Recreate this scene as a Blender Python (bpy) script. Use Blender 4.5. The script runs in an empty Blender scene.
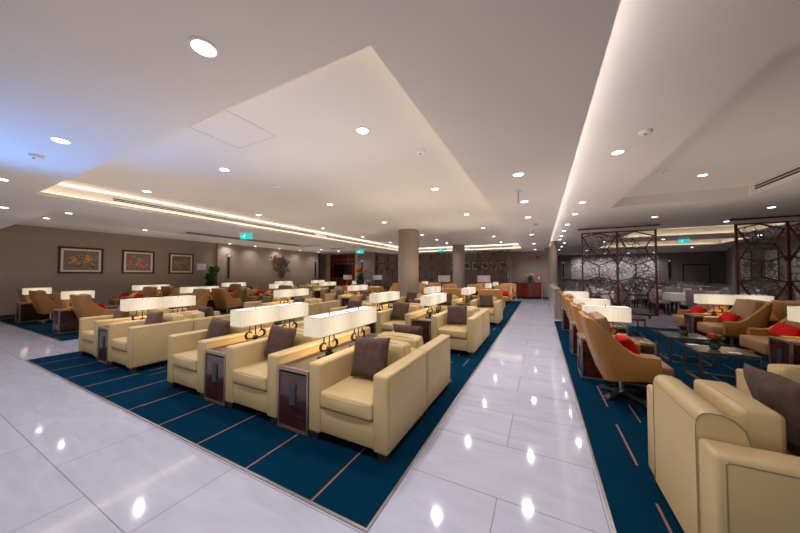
import bpy, bmesh, math, random
from mathutils import Vector, Matrix
random.seed(7)
C = bpy.context.scene.collection
S = bpy.context.scene
R = math.radians

# ------------------------------------------------------------------ camera, world, exposure
CAM_H = 1.45
cam_d = bpy.data.cameras.new('camera'); cam = bpy.data.objects.new('camera', cam_d); C.objects.link(cam)
cam_d.sensor_width = 36.0; cam_d.lens = 36.0 * 277.0 / 800.0; cam_d.clip_start = 0.02
_yaw, _p = R(26.9), math.atan(7.5 / 277.0)
_F = Vector((-math.sin(_yaw) * math.cos(_p), math.cos(_yaw) * math.cos(_p), math.sin(_p)))
cam.location = (0, 0, CAM_H); cam.rotation_euler = _F.to_track_quat('-Z', 'Y').to_euler()
S.camera = cam
w = bpy.data.worlds.new('world'); S.world = w; w.use_nodes = True
w.node_tree.nodes['Background'].inputs[0].default_value = (1.0, 0.93, 0.92, 1); w.node_tree.nodes['Background'].inputs[1].default_value = 0.42
S.view_settings.view_transform = 'Standard'; S.view_settings.look = 'None'
S.view_settings.gamma = 1.0; S.view_settings.use_curve_mapping = False
S.view_settings.exposure = 0.27
E_DOWN, E_DOWN_DIM, E_SHADE, E_BULB, E_UP, E_COVE = 70.0, 33.0, 0.62, 3.0, 4.6, 3.6

_bl = bpy.data.lights.new('added_blue_spot', 'SPOT'); _bl.energy = 400; _bl.color = (0.10, 0.36, 1.0); _bl.spot_size = R(62); _bl.spot_blend = 1.0; _bl.shadow_soft_size = .4  # added spotlight for the blue glow on the ceiling, its real source unknown
_bo = bpy.data.objects.new('added_blue_spot', _bl); C.objects.link(_bo); _bo.location = (-6.3, -.6, 1.0)
_bo.rotation_euler = (Vector((-4.75, .80, 2.8)) - _bo.location).to_track_quat('-Z', 'Y').to_euler()

# ------------------------------------------------------------------ materials
def nmat(name):
    m = bpy.data.materials.new(name); m.use_nodes = True
    nt = m.node_tree; return m, nt, nt.nodes['Principled BSDF']
def mat(name, col, rough=0.5, metal=0.0, noise=0.0, nscale=30.0, bump=0.0, bscale=200.0, coat=0.0, spec=0.5, stretch=(1, 1, 1), sheen=0.0):
    m, nt, b = nmat(name); N, L = nt.nodes, nt.links
    b.inputs['Base Color'].default_value = (*col, 1); b.inputs['Roughness'].default_value = rough
    b.inputs['Metallic'].default_value = metal; b.inputs['Coat Weight'].default_value = coat
    b.inputs['Specular IOR Level'].default_value = spec; b.inputs['Sheen Weight'].default_value = sheen
    tc = N.new('ShaderNodeTexCoord'); mp = N.new('ShaderNodeMapping'); L.new(tc.outputs['Object'], mp.inputs[0])
    mp.inputs['Scale'].default_value = stretch
    if noise:
        n = N.new('ShaderNodeTexNoise'); n.inputs['Scale'].default_value = nscale; n.inputs['Detail'].default_value = 5
        L.new(mp.outputs[0], n.inputs['Vector'])
        r = N.new('ShaderNodeMapRange'); r.inputs['To Min'].default_value = 1 - noise; r.inputs['To Max'].default_value = 1 + noise
        r.inputs['From Min'].default_value = 0.25; r.inputs['From Max'].default_value = 0.75
        L.new(n.outputs['Fac'], r.inputs['Value'])
        mx = N.new('ShaderNodeMix'); mx.data_type = 'RGBA'; mx.blend_type = 'MULTIPLY'; mx.inputs[0].default_value = 1
        mx.inputs[6].default_value = (*col, 1); L.new(r.outputs[0], mx.inputs[7]); L.new(mx.outputs[2], b.inputs['Base Color'])
    if bump:
        n2 = N.new('ShaderNodeTexNoise'); n2.inputs['Scale'].default_value = bscale; L.new(mp.outputs[0], n2.inputs['Vector'])
        bp = N.new('ShaderNodeBump'); bp.inputs['Strength'].default_value = bump; bp.inputs['Distance'].default_value = 0.01
        L.new(n2.outputs['Fac'], bp.inputs['Height']); L.new(bp.outputs[0], b.inputs['Normal'])
    return m
def emat(name, col, s, base=(0.8, 0.8, 0.8)):
    m, nt, b = nmat(name); b.inputs['Base Color'].default_value = (*base, 1)
    b.inputs['Emission Color'].default_value = (*col, 1); b.inputs['Emission Strength'].default_value = s
    return m
M = {}
M['ceil'] = mat('ceiling_paint', (0.74, 0.69, 0.65), 0.9, noise=0.02, nscale=1.5)
M['fascia'] = M['ceil']
M['wall'] = mat('wall_covering', (0.33, 0.255, 0.20), 0.75, noise=0.10, nscale=40, stretch=(6, 6, 0.15), bump=0.05, bscale=120)
M['wall_grey'] = mat('wall_covering_grey', (0.27, 0.23, 0.21), 0.8, noise=0.06, nscale=30, stretch=(6, 6, 0.15))
M['column'] = mat('column_covering', (0.31, 0.24, 0.185), 0.7, noise=0.07, nscale=30, stretch=(8, 8, 0.2), bump=0.04)
M['jointg'] = mat('ceiling_joint', (0.60, 0.555, 0.52), 0.9)
M['plate'] = mat('socket_plate_grey', (0.055, 0.055, 0.07), 0.35, 0.3)
M['rodglow'] = mat('rod_with_blue_glow', (0.35, 0.55, 0.85), 0.3)  # blue glow around the rod is put into its base colour
M['dark'] = mat('skirting_dark', (0.03, 0.025, 0.022), 0.4)
M['cream'] = mat('cream_leather', (0.54, 0.395, 0.19), 0.42, noise=0.05, nscale=5, bump=0.12, bscale=260)
M['creamb'] = mat('cream_leather_piping', (0.26, 0.18, 0.10), 0.5)
M['tan'] = mat('tan_leather', (0.37, 0.165, 0.038), 0.42, noise=0.06, nscale=5, bump=0.12, bscale=260)
M['tanb'] = mat('tan_brown_leather', (0.31, 0.165, 0.075), 0.5, noise=0.06, nscale=5, bump=0.12, bscale=260)
M['orange'] = mat('ochre_leather', (0.46, 0.22, 0.06), 0.45, noise=0.06, nscale=5)
M['brownp'] = mat('brown_velvet', (0.080, 0.042, 0.026), 0.9, noise=0.4, nscale=14, bump=0.3, bscale=60, sheen=0.03)
M['greyp'] = mat('grey_velvet', (0.12, 0.070, 0.045), 0.9, noise=0.3, nscale=14, bump=0.2, bscale=60, sheen=0.03)
M['red'] = mat('red_cushion_cloth', (0.50, 0.003, 0.006), 0.8, noise=0.1, nscale=20, spec=0.2)
M['steel'] = mat('brushed_steel', (0.45, 0.41, 0.38), 0.32, 1.0, noise=0.08, nscale=30, stretch=(1, 1, 12))
M['foot'] = mat('foot_metal', (0.16, 0.135, 0.11), 0.35, 0.9)
M['bronze'] = mat('champagne_metal', (0.40, 0.33, 0.27), 0.35, 0.85)
M['iron'] = mat('wrought_iron', (0.035, 0.033, 0.036), 0.35, 0.7)
M['brass'] = mat('brass_edge', (0.62, 0.46, 0.20), 0.3, 0.8)
M['black'] = mat('black_plastic', (0.012, 0.012, 0.013), 0.3)
M['rim'] = mat('white_rim', (0.8, 0.8, 0.8), 0.4)
M['white_cloth'] = mat('white_tablecloth', (0.68, 0.63, 0.60), 0.8)
M['grey_uph'] = mat('grey_upholstery', (0.26, 0.225, 0.20), 0.8, noise=0.08)
M['maroon'] = mat('maroon_napkin', (0.16, 0.012, 0.02), 0.8)
M['leaf'] = mat('leaf_green', (0.035, 0.13, 0.02), 0.5, noise=0.3, nscale=12)
M['yellow'] = mat('yellow_petals', (0.9, 0.55, 0.02), 0.6); M['flame'] = mat('orange_petals', (0.85, 0.13, 0.02), 0.6, noise=0.2)
M['redpet'] = mat('red_petals', (0.65, 0.02, 0.02), 0.6); M['lily'] = mat('white_petals', (0.8, 0.8, 0.75), 0.6)
M['dried'] = mat('dried_stems', (0.28, 0.14, 0.09), 0.8)
M['pot'] = mat('dark_pot', (0.05, 0.035, 0.03), 0.4)
M['glassv'] = mat('green_glass_bowl', (0.02, 0.045, 0.02), 0.08, spec=0.8)
M['mount'] = mat('picture_mount', (0.72, 0.66, 0.58), 0.8)
M['frame'] = mat('dark_picture_frame', (0.035, 0.018, 0.012), 0.35)
M['paper'] = mat('white_notice', (0.75, 0.75, 0.82), 0.7)
M['signred'] = mat('red_sign', (0.45, 0.03, 0.03), 0.5)
M['lattice'] = mat('bronze_lattice', (0.085, 0.06, 0.045), 0.5, 0.2)
M['redwood'] = mat('red_lacquer_wood', (0.10, 0.014, 0.007), 0.3, noise=0.3, nscale=10, stretch=(1, 1, 6), coat=0.3)
M['teal'] = mat('teal_metal', (0.03, 0.13, 0.17), 0.4, 0.5); M['copper'] = mat('copper_metal', (0.20, 0.10, 0.055), 0.5, 0.5); M['oldgold'] = mat('old_gold_metal', (0.13, 0.09, 0.045), 0.5, 0.5)
M['pinkshade'] = emat('pinkish_drum_shade', (0.70, 0.48, 0.45), 0.16, (0.30, 0.25, 0.23))
M['lens'] = emat('downlight_lens', (0.90, 0.90, 1.0), 7.0)
M['led'] = emat('cove_led', (1.0, 0.84, 0.60), E_COVE)
M['ledw'] = emat('cove_led_white', (1.0, 0.93, 0.88), 9.0)
M['ledtop'] = emat('cove_led_upper', (1.0, 0.90, 0.74), 3.0)
M['exit'] = emat('exit_sign_green', (0.012, 0.55, 0.50), 0.85, (0.02, 0.3, 0.28))
M['exitw'] = emat('exit_sign_symbol', (0.5, 1.0, 0.9), 0.7)
M['sconce'] = emat('sconce_glow', (1.0, 0.80, 0.5), 0.35)
M['topdiff'] = emat('shade_top_diffuser', (0.80, 0.76, 1.0), 0.62)
M['tabletop'] = mat('smoked_table_top', (0.085, 0.07, 0.06), 0.18, noise=0.1, nscale=8)
M['cream_panel'] = mat('cream_wall_panel', (0.75, 0.55, 0.36), 0.5)
M['railwhite'] = mat('pale_partition_panel', (0.6, 0.58, 0.6), 0.15, spec=0.8)
M['screenoff'] = mat('television_screen', (0.006, 0.007, 0.01), 0.08, spec=0.8)

def wood(name, a, b_, scale=6.0, rough=0.18):
    m, nt, b = nmat(name); N, L = nt.nodes, nt.links
    tc = N.new('ShaderNodeTexCoord'); mp = N.new('ShaderNodeMapping'); mp.inputs['Scale'].default_value = (1.0, 1.0, 6.0); L.new(tc.outputs['Object'], mp.inputs[0])
    n = N.new('ShaderNodeTexNoise'); n.inputs['Scale'].default_value = scale; n.inputs['Detail'].default_value = 8; n.inputs['Distortion'].default_value = 1.0
    L.new(mp.outputs[0], n.inputs['Vector'])
    cr = N.new('ShaderNodeValToRGB'); cr.color_ramp.elements[0].color = (*a, 1); cr.color_ramp.elements[1].color = (*b_, 1)
    cr.color_ramp.elements[0].position = 0.35; cr.color_ramp.elements[1].position = 0.65
    L.new(n.outputs['Fac'], cr.inputs[0]); L.new(cr.outputs[0], b.inputs['Base Color']); b.inputs['Roughness'].default_value = rough; b.inputs['Coat Weight'].default_value = 0.4
    return m
M['rosewood'] = wood('dark_rosewood', (0.035, 0.008, 0.005), (0.075, 0.018, 0.010))
M['mahogany'] = wood('mahogany_gloss', (0.10, 0.012, 0.006), (0.22, 0.03, 0.014))

def shade_mat():
    m, nt, b = nmat('lit_lamp_shade_fabric'); N, L = nt.nodes, nt.links
    tc = N.new('ShaderNodeTexCoord'); sp = N.new('ShaderNodeSeparateXYZ'); L.new(tc.outputs['Object'], sp.inputs[0])
    mp = N.new('ShaderNodeMapping'); mp.inputs['Scale'].default_value = (110, 110, 3.5); L.new(tc.outputs['Object'], mp.inputs[0])
    n = N.new('ShaderNodeTexNoise'); n.inputs['Scale'].default_value = 1.6; n.inputs['Detail'].default_value = 3; L.new(mp.outputs[0], n.inputs['Vector'])
    r = N.new('ShaderNodeMapRange'); r.inputs['From Min'].default_value = .25; r.inputs['From Max'].default_value = .75; r.inputs['To Min'].default_value = 0.80; r.inputs['To Max'].default_value = 1.12
    L.new(n.outputs['Fac'], r.inputs['Value'])
    mu = N.new('ShaderNodeMath'); mu.operation = 'MULTIPLY'; mu.inputs[1].default_value = E_SHADE; L.new(r.outputs[0], mu.inputs[0])
    ay = N.new('ShaderNodeMath'); ay.operation = 'ABSOLUTE'; L.new(sp.outputs[1], ay.inputs[0])
    ry = N.new('ShaderNodeMapRange'); ry.inputs['From Min'].default_value = 0.05; ry.inputs['From Max'].default_value = 0.27; ry.inputs['To Min'].default_value = 1.1; ry.inputs['To Max'].default_value = 0.74; L.new(ay.outputs[0], ry.inputs['Value'])
    mu2 = N.new('ShaderNodeMath'); mu2.operation = 'MULTIPLY'; L.new(mu.outputs[0], mu2.inputs[0]); L.new(ry.outputs[0], mu2.inputs[1]); mu = mu2
    b.inputs['Base Color'].default_value = (0.35, 0.31, 0.25, 1); b.inputs['Roughness'].default_value = 0.8
    b.inputs['Emission Color'].default_value = (1.0, 0.84, 0.61, 1); L.new(mu.outputs[0], b.inputs['Emission Strength'])
    return m
M['shade'] = shade_mat()

def tile_mat():
    m, nt, b = nmat('polished_porcelain_tiles'); N, L = nt.nodes, nt.links
    g = N.new('ShaderNodeNewGeometry'); mp = N.new('ShaderNodeMapping'); L.new(g.outputs['Position'], mp.inputs[0])
    mp.inputs['Location'].default_value = (0.87 + 12.0, 12.0 - 0.12, 0)     # joints: y = 0.72 + 0.6k ; x = -0.87 + 1.2k, offset on alternate rows
    br = N.new('ShaderNodeTexBrick'); br.offset = 0.5; br.offset_frequency = 2; br.squash = 1.0
    br.inputs['Color1'].default_value = (0.455, 0.46, 0.555, 1); br.inputs['Color2'].default_value = (0.435, 0.44, 0.525, 1); br.inputs['Mortar'].default_value = (0.24, 0.225, 0.24, 1)
    br.inputs['Scale'].default_value = 1.0; br.inputs['Mortar Size'].default_value = 0.003; br.inputs['Mortar Smooth'].default_value = 0.0
    br.inputs['Brick Width'].default_value = 1.2; br.inputs['Row Height'].default_value = 0.6
    L.new(mp.outputs[0], br.inputs['Vector'])
    mv = N.new('ShaderNodeMapping'); mv.inputs['Rotation'].default_value = (0, 0, 0.5); mv.inputs['Scale'].default_value = (1.0, 4.0, 1); L.new(g.outputs['Position'], mv.inputs[0])
    n = N.new('ShaderNodeTexNoise'); n.inputs['Scale'].default_value = 1.6; n.inputs['Detail'].default_value = 9; n.inputs['Distortion'].default_value = 1.4; L.new(mv.outputs[0], n.inputs['Vector'])
    r = N.new('ShaderNodeMapRange'); r.inputs['From Min'].default_value = .3; r.inputs['From Max'].default_value = .7; r.inputs['To Min'].default_value = 0.92; r.inputs['To Max'].default_value = 1.06; L.new(n.outputs['Fac'], r.inputs['Value'])
    mx = N.new('ShaderNodeMix'); mx.data_type = 'RGBA'; mx.blend_type = 'MULTIPLY'; mx.inputs[0].default_value = 1
    L.new(br.outputs['Color'], mx.inputs[6]); L.new(r.outputs[0], mx.inputs[7]); L.new(mx.outputs[2], b.inputs['Base Color'])
    b.inputs['Roughness'].default_value = 0.07; b.inputs['Specular IOR Level'].default_value = 0.55
    return m
M['tile'] = tile_mat()

def carpet_mat():
    m, nt, b = nmat('teal_blue_carpet'); N, L = nt.nodes, nt.links
    g = N.new('ShaderNodeNewGeometry'); sp = N.new('ShaderNodeSeparateXYZ'); L.new(g.outputs['Position'], sp.inputs[0])
    def ma(op, a, b_=None, c=None):
        x = N.new('ShaderNodeMath'); x.operation = op
        for i, v in enumerate((a, b_, c)):
            if v is None: continue
            if isinstance(v, (int, float)): x.inputs[i].default_value = v
            else: L.new(v, x.inputs[i])
        return x.outputs[0]
    X, Y = sp.outputs[0], sp.outputs[1]
    u = ma('DIVIDE', ma('ADD', X, 100 * 0.65 + 0.018), 0.65)          # a line every 0.65 m, at x = -1.32, -1.97, ...
    k = ma('FLOOR', ma('ADD', u, 0.5)); fx = ma('ABSOLUTE', ma('SUBTRACT', u, k))
    near = ma('LESS_THAN', fx, 0.0115)
    fy = ma('FRACT', ma('ADD', ma('DIVIDE', Y, 1.03), ma('MULTIPLY', k, 0.37)))
    dash = ma('LESS_THAN', fy, 0.62)
    front = ma('MULTIPLY', ma('LESS_THAN', Y, 1.92), ma('LESS_THAN', X, 0.0))
    on = ma('MULTIPLY', near, ma('MAXIMUM', dash, front))
    u2 = ma('DIVIDE', ma('ADD', X, 100 * 0.65 - 0.20), 0.65)          # short dashes on a second set of lines
    k2 = ma('FLOOR', ma('ADD', u2, 0.5)); fx2 = ma('ABSOLUTE', ma('SUBTRACT', u2, k2))
    d2 = ma('LESS_THAN', ma('FRACT', ma('ADD', ma('DIVIDE', Y, 1.03), ma('MULTIPLY', k2, 0.61))), 0.40)
    on2 = ma('MULTIPLY', ma('MULTIPLY', ma('LESS_THAN', fx2, 0.0095), d2), ma('GREATER_THAN', Y, 1.93))
    allon = ma('MAXIMUM', on, on2)
    n = N.new('ShaderNodeTexNoise'); n.inputs['Scale'].default_value = 160; L.new(g.outputs['Position'], n.inputs['Vector'])
    n3 = N.new('ShaderNodeTexNoise'); n3.inputs['Scale'].default_value = 1.2; L.new(g.outputs['Position'], n3.inputs['Vector'])
    r = N.new('ShaderNodeMapRange'); r.inputs['To Min'].default_value = 0.55; r.inputs['To Max'].default_value = 1.45; L.new(ma('MULTIPLY', ma('ADD', n.outputs['Fac'], n3.outputs['Fac']), 0.5), r.inputs['Value'])
    mx = N.new('ShaderNodeMix'); mx.data_type = 'RGBA'; mx.blend_type = 'MULTIPLY'; mx.inputs[0].default_value = 1; mx.inputs[6].default_value = (0.0003, 0.0225, 0.050, 1); L.new(r.outputs[0], mx.inputs[7])
    m2 = N.new('ShaderNodeMix'); m2.data_type = 'RGBA'; L.new(allon, m2.inputs[0]); L.new(mx.outputs[2], m2.inputs[6]); m2.inputs[7].default_value = (0.27, 0.12, 0.085, 1)
    L.new(m2.outputs[2], b.inputs['Base Color']); b.inputs['Roughness'].default_value = 0.95; b.inputs['Specular IOR Level'].default_value = 0.03
    bp = N.new('ShaderNodeBump'); bp.inputs['Strength'].default_value = 0.3; bp.inputs['Distance'].default_value = 0.005; L.new(n.outputs['Fac'], bp.inputs['Height']); L.new(bp.outputs[0], b.inputs['Normal'])
    return m
M['carpet'] = carpet_mat()

def inlay_mat():
    m, nt, b = nmat('inlaid_mosaic_top'); N, L = nt.nodes, nt.links
    tc = N.new('ShaderNodeTexCoord'); v = N.new('ShaderNodeTexVoronoi'); v.feature = 'DISTANCE_TO_EDGE'; v.inputs['Scale'].default_value = 14; L.new(tc.outputs['Object'], v.inputs['Vector'])
    cr = N.new('ShaderNodeValToRGB'); cr.color_ramp.elements[0].color = (0.02, 0.015, 0.012, 1); cr.color_ramp.elements[1].color = (0.30, 0.24, 0.17, 1); cr.color_ramp.elements[0].position = 0.05; cr.color_ramp.elements[1].position = 0.12
    L.new(v.outputs['Distance'], cr.inputs[0]); L.new(cr.outputs[0], b.inputs['Base Color']); b.inputs['Roughness'].default_value = 0.2
    return m
M['inlay'] = inlay_mat()

def mosaic_mat():
    m, nt, b = nmat('pale_mosaic_wall'); N, L = nt.nodes, nt.links
    tc = N.new('ShaderNodeTexCoord'); v = N.new('ShaderNodeTexVoronoi'); v.inputs['Scale'].default_value = 9; L.new(tc.outputs['Object'], v.inputs['Vector'])
    cr = N.new('ShaderNodeValToRGB'); cr.color_ramp.elements[0].color = (0.22, 0.19, 0.18, 1); cr.color_ramp.elements[1].color = (0.85, 0.80, 0.80, 1)
    L.new(v.outputs['Color'], cr.inputs[0]); L.new(cr.outputs[0], b.inputs['Base Color']); b.inputs['Roughness'].default_value = 0.35
    return m
M['mosaic'] = mosaic_mat()

def art_mat(name, base, cols, seed):
    m, nt, b = nmat(name); N, L = nt.nodes, nt.links
    tc = N.new('ShaderNodeTexCoord'); prev = None
    val = base
    sp = N.new('ShaderNodeSeparateXYZ'); L.new(tc.outputs['Object'], sp.inputs[0])
    # a loose cluster: strokes only towards the middle of the sheet
    ln = N.new('ShaderNodeVectorMath'); ln.operation = 'LENGTH'
    ms = N.new('ShaderNodeMapping'); ms.inputs['Scale'].default_value = (1.5, 1, 2.2); L.new(tc.outputs['Object'], ms.inputs[0]); L.new(ms.outputs[0], ln.inputs[0])
    fall = N.new('ShaderNodeMapRange'); fall.inputs['From Min'].default_value = 0.45; fall.inputs['From Max'].default_value = 1.0; fall.inputs['To Min'].default_value = 0.0; fall.inputs['To Max'].default_value = 0.22
    L.new(ln.outputs['Value'], fall.inputs['Value'])
    for i, (c, th, sc) in enumerate(cols):
        mp = N.new('ShaderNodeMapping'); mp.inputs['Location'].default_value = (seed * 3.1 + i * 7.7, seed + i, i * 1.3); L.new(tc.outputs['Object'], mp.inputs[0])
        n = N.new('ShaderNodeTexNoise'); n.inputs['Scale'].default_value = sc; n.inputs['Detail'].default_value = 4; n.inputs['Distortion'].default_value = 1.5; L.new(mp.outputs[0], n.inputs['Vector'])
        sub = N.new('ShaderNodeMath'); sub.operation = 'SUBTRACT'; L.new(n.outputs['Fac'], sub.inputs[0]); L.new(fall.outputs[0], sub.inputs[1])
        gt = N.new('ShaderNodeMath'); gt.operation = 'GREATER_THAN'; gt.inputs[1].default_value = th; L.new(sub.outputs[0], gt.inputs[0])
        mx = N.new('ShaderNodeMix'); mx.data_type = 'RGBA'; L.new(gt.outputs[0], mx.inputs[0])
        if prev is None: mx.inputs[6].default_value = (*base, 1)
        else: L.new(prev, mx.inputs[6])
        mx.inputs[7].default_value = (*c, 1); prev = mx.outputs[2]
    L.new(prev, b.inputs['Base Color']); b.inputs['Roughness'].default_value = 0.5
    return m

# ------------------------------------------------------------------ geometry helpers
class MB:
    def __init__(s): s.v = []; s.f = []
    def add(s, vs, fs, mtx=None):
        o = len(s.v)
        for v in vs: s.v.append(tuple(mtx @ Vector(v)) if mtx else tuple(v))
        for f in fs: s.f.append(tuple(i + o for i in f))
        return s
    def box(s, x0, x1, y0, y1, z0, z1, mtx=None):
        vs = [(x, y, z) for z in (z0, z1) for y in (y0, y1) for x in (x0, x1)]
        return s.add(vs, [(0, 2, 3, 1), (4, 5, 7, 6), (0, 1, 5, 4), (2, 6, 7, 3), (0, 4, 6, 2), (1, 3, 7, 5)], mtx)
    def rbox(s, x0, x1, y0, y1, z0, z1, r=0.02, seg=2, mtx=None, bulge=0.0):
        bm = bmesh.new(); bmesh.ops.create_cube(bm, size=1.0)
        sx, sy, sz = x1 - x0, y1 - y0, z1 - z0
        for v in bm.verts: v.co = Vector((v.co.x * sx, v.co.y * sy, v.co.z * sz))
        if bulge:
            bmesh.ops.subdivide_edges(bm, edges=bm.edges[:], cuts=5, use_grid_fill=True)
            for v in bm.verts:
                a, b, c = v.co.x / sx * 2, v.co.y / sy * 2, v.co.z / sz * 2
                k = [abs(a) > .999, abs(b) > .999, abs(c) > .999]
                if sum(k) == 1:
                    if k[0]: v.co.x += math.copysign(bulge * (1 - b * b) * (1 - c * c), a)
                    if k[1]: v.co.y += math.copysign(bulge * (1 - a * a) * (1 - c * c), b)
                    if k[2]: v.co.z += math.copysign(bulge * (1 - a * a) * (1 - b * b), c)
            es = [e for e in bm.edges if len(e.link_faces) == 2 and e.calc_face_angle(0) > 0.9]
        else: es = bm.edges[:]
        bmesh.ops.bevel(bm, geom=es, offset=r, segments=seg, profile=0.5, affect='EDGES', clamp_overlap=True)
        bm.verts.ensure_lookup_table(); T = Matrix.Translation(((x0 + x1) / 2, (y0 + y1) / 2, (z0 + z1) / 2))
        if mtx: T = mtx @ T
        s.add([v.co.copy() for v in bm.verts], [[v.index for v in f.verts] for f in bm.faces], T); bm.free(); return s
    def tube(s, pts, r, n=6, closed=False, mtx=None):
        pts = [Vector(p) for p in pts]; m = len(pts); vs = []; fs = []; up = Vector((0, 0, 1)); prevu = None
        for i, p in enumerate(pts):
            a = pts[(i - 1) % m] if (closed or i > 0) else p; b = pts[(i + 1) % m] if (closed or i < m - 1) else p
            d = (b - a).normalized() if (b - a).length > 1e-9 else Vector((0, 0, 1))
            if prevu is None: u = d.cross(up); u = d.cross(Vector((1, 0, 0))) if u.length < 0.05 else u
            else: u = prevu - d * prevu.dot(d)
            u.normalize(); prevu = u; w_ = d.cross(u); rr = r[i] if isinstance(r, (list, tuple)) else r
            for k in range(n):
                t = 2 * math.pi * k / n; vs.append(p + (u * math.cos(t) + w_ * math.sin(t)) * rr)
        for i in range(m if closed else m - 1):
            j = (i + 1) % m
            for k in range(n): fs.append((i * n + k, i * n + (k + 1) % n, j * n + (k + 1) % n, j * n + k))
        if not closed: fs += [tuple(range(n - 1, -1, -1)), tuple((m - 1) * n + k for k in range(n))]
        return s.add(vs, fs, mtx)
    def lathe(s, prof, n=20, c=(0, 0, 0), mtx=None):
        vs = []; fs = []
        for r_, z in prof:
            for k in range(n):
                t = 2 * math.pi * k / n; vs.append((c[0] + r_ * math.cos(t), c[1] + r_ * math.sin(t), c[2] + z))
        m = len(prof)
        for i in range(m - 1):
            for k in range(n): fs.append((i * n + k, i * n + (k + 1) % n, (i + 1) * n + (k + 1) % n, (i + 1) * n + k))
        fs += [tuple(range(n - 1, -1, -1)), tuple((m - 1) * n + k for k in range(n))]
        return s.add(vs, fs, mtx)
    def prism(s, poly, z0, z1, mtx=None):
        n = len(poly); vs = [(x, y, z0) for x, y in poly] + [(x, y, z1) for x, y in poly]
        fs = [tuple(range(n - 1, -1, -1)), tuple(range(n, 2 * n))] + [(i, (i + 1) % n, n + (i + 1) % n, n + i) for i in range(n)]
        return s.add(vs, fs, mtx)
    def build(s, name, m, parent=None, smooth=True, loc=None):
        me = bpy.data.meshes.new(name); me.from_pydata([tuple(v) for v in s.v], [], s.f); me.materials.append(m)
        bm = bmesh.new(); bm.from_mesh(me); bmesh.ops.recalc_face_normals(bm, faces=bm.faces[:]); bm.to_mesh(me); bm.free()
        if smooth:
            me.polygons.foreach_set('use_smooth', [True] * len(me.polygons)); me.set_sharp_from_angle(angle=R(42))
        o = bpy.data.objects.new(name, me); C.objects.link(o)
        if parent is not None: o.parent = parent
        if loc is not None: o.location = loc
        return o
def tag(o, label=None, cat=None, group=None, kind=None):
    if label: o['label'] = label
    if cat: o['category'] = cat
    if group: o['group'] = group
    elif 'group' in o.keys() and label: del o['group']
    if kind: o['kind'] = kind
    return o
def thing(name, label, cat, loc=(0, 0, 0), rz=0, group=None):
    o = bpy.data.objects.new(name, None); C.objects.link(o); o.empty_display_size = 0.1
    o.location = loc; o.rotation_euler = (0, 0, rz); return tag(o, label, cat, group)
KIDS = {}
def finish(o):
    def rec(q): KIDS[q.name] = [c for c in q.children]; [rec(c) for c in q.children]
    rec(o); return o
for_first = {}
def place(proto, loc, rz=0, label=None, group=None, scale=None):
    """first call moves the prototype itself, later calls copy it with its parts"""
    if not for_first.get(proto.name):
        for_first[proto.name] = True; o = proto
    else:
        def cp(q, par):
            c = q.copy(); C.objects.link(c)
            if par is not None: c.parent = par
            for k in KIDS.get(q.name, []): cp(k, c)
            return c
        o = cp(proto, None)
    o.location = loc; o.rotation_euler = (0, 0, rz)
    if scale: o.scale = scale
    if label: o['label'] = label
    if group: o['group'] = group
    return o
def struct(name, mb, m, smooth=False): return tag(mb.build(name, m, None, smooth), kind='structure')

# ------------------------------------------------------------------ room shell
XL, XR, YN, YF = -15.5, 9.45, -3.0, 18.2
struct('floor', MB().box(-16.9, 12.6, YN - .2, 30, -0.2, 0), M['tile'])
# ceiling: a height field with recesses, one mesh
HR = [(-16.9, 0.22, YN - .2, 30, 2.8), (0.22, 12.6, YN - .2, 30, 3.1),
      (-7.74, -0.73, 1.20, 16.35, 3.1),            # the big tray
      (-16.9, -9.0, 1.95, 18.4, 3.1),            # raised strip along the left wall
      (-13.1, -11.2, 5.9, 12.4, 3.22),
      (1.6, 3.95, 3.05, 8.5, 3.32),
      (3.3, 7.6, 13.2, 16.4, 3.45), (3.3, 9.0, 18.2, 22.0, 3.45)]
xs = sorted(set([h[0] for h in HR] + [h[1] for h in HR])); ys = sorted(set([h[2] for h in HR] + [h[3] for h in HR]))
def hz(i, j):
    x, y = (xs[i] + xs[i + 1]) / 2, (ys[j] + ys[j + 1]) / 2; z = 2.8
    for a, b_, c, d, h in HR:
        if a < x < b_ and c < y < d: z = h
    return z
cm = MB()
for i in range(len(xs) - 1):
    for j in range(len(ys) - 1):
        z = hz(i, j); cm.add([(xs[i], ys[j], z), (xs[i + 1], ys[j], z), (xs[i + 1], ys[j + 1], z), (xs[i], ys[j + 1], z)], [(0, 1, 2, 3)])
        if i < len(xs) - 2 and hz(i + 1, j) != z:
            z2 = hz(i + 1, j); x = xs[i + 1]; cm.add([(x, ys[j], z), (x, ys[j + 1], z), (x, ys[j + 1], z2), (x, ys[j], z2)], [(0, 1, 2, 3)])
        if j < len(ys) - 2 and hz(i, j + 1) != z:
            z2 = hz(i, j + 1); y = ys[j + 1]; cm.add([(xs[i], y, z), (xs[i + 1], y, z), (xs[i + 1], y, z2), (xs[i], y, z2)], [(0, 1, 2, 3)])
cm.box(-16.9, 12.6, YN - .2, 30, 3.6, 3.7)
struct('ceiling', cm, M['ceil'])
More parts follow.
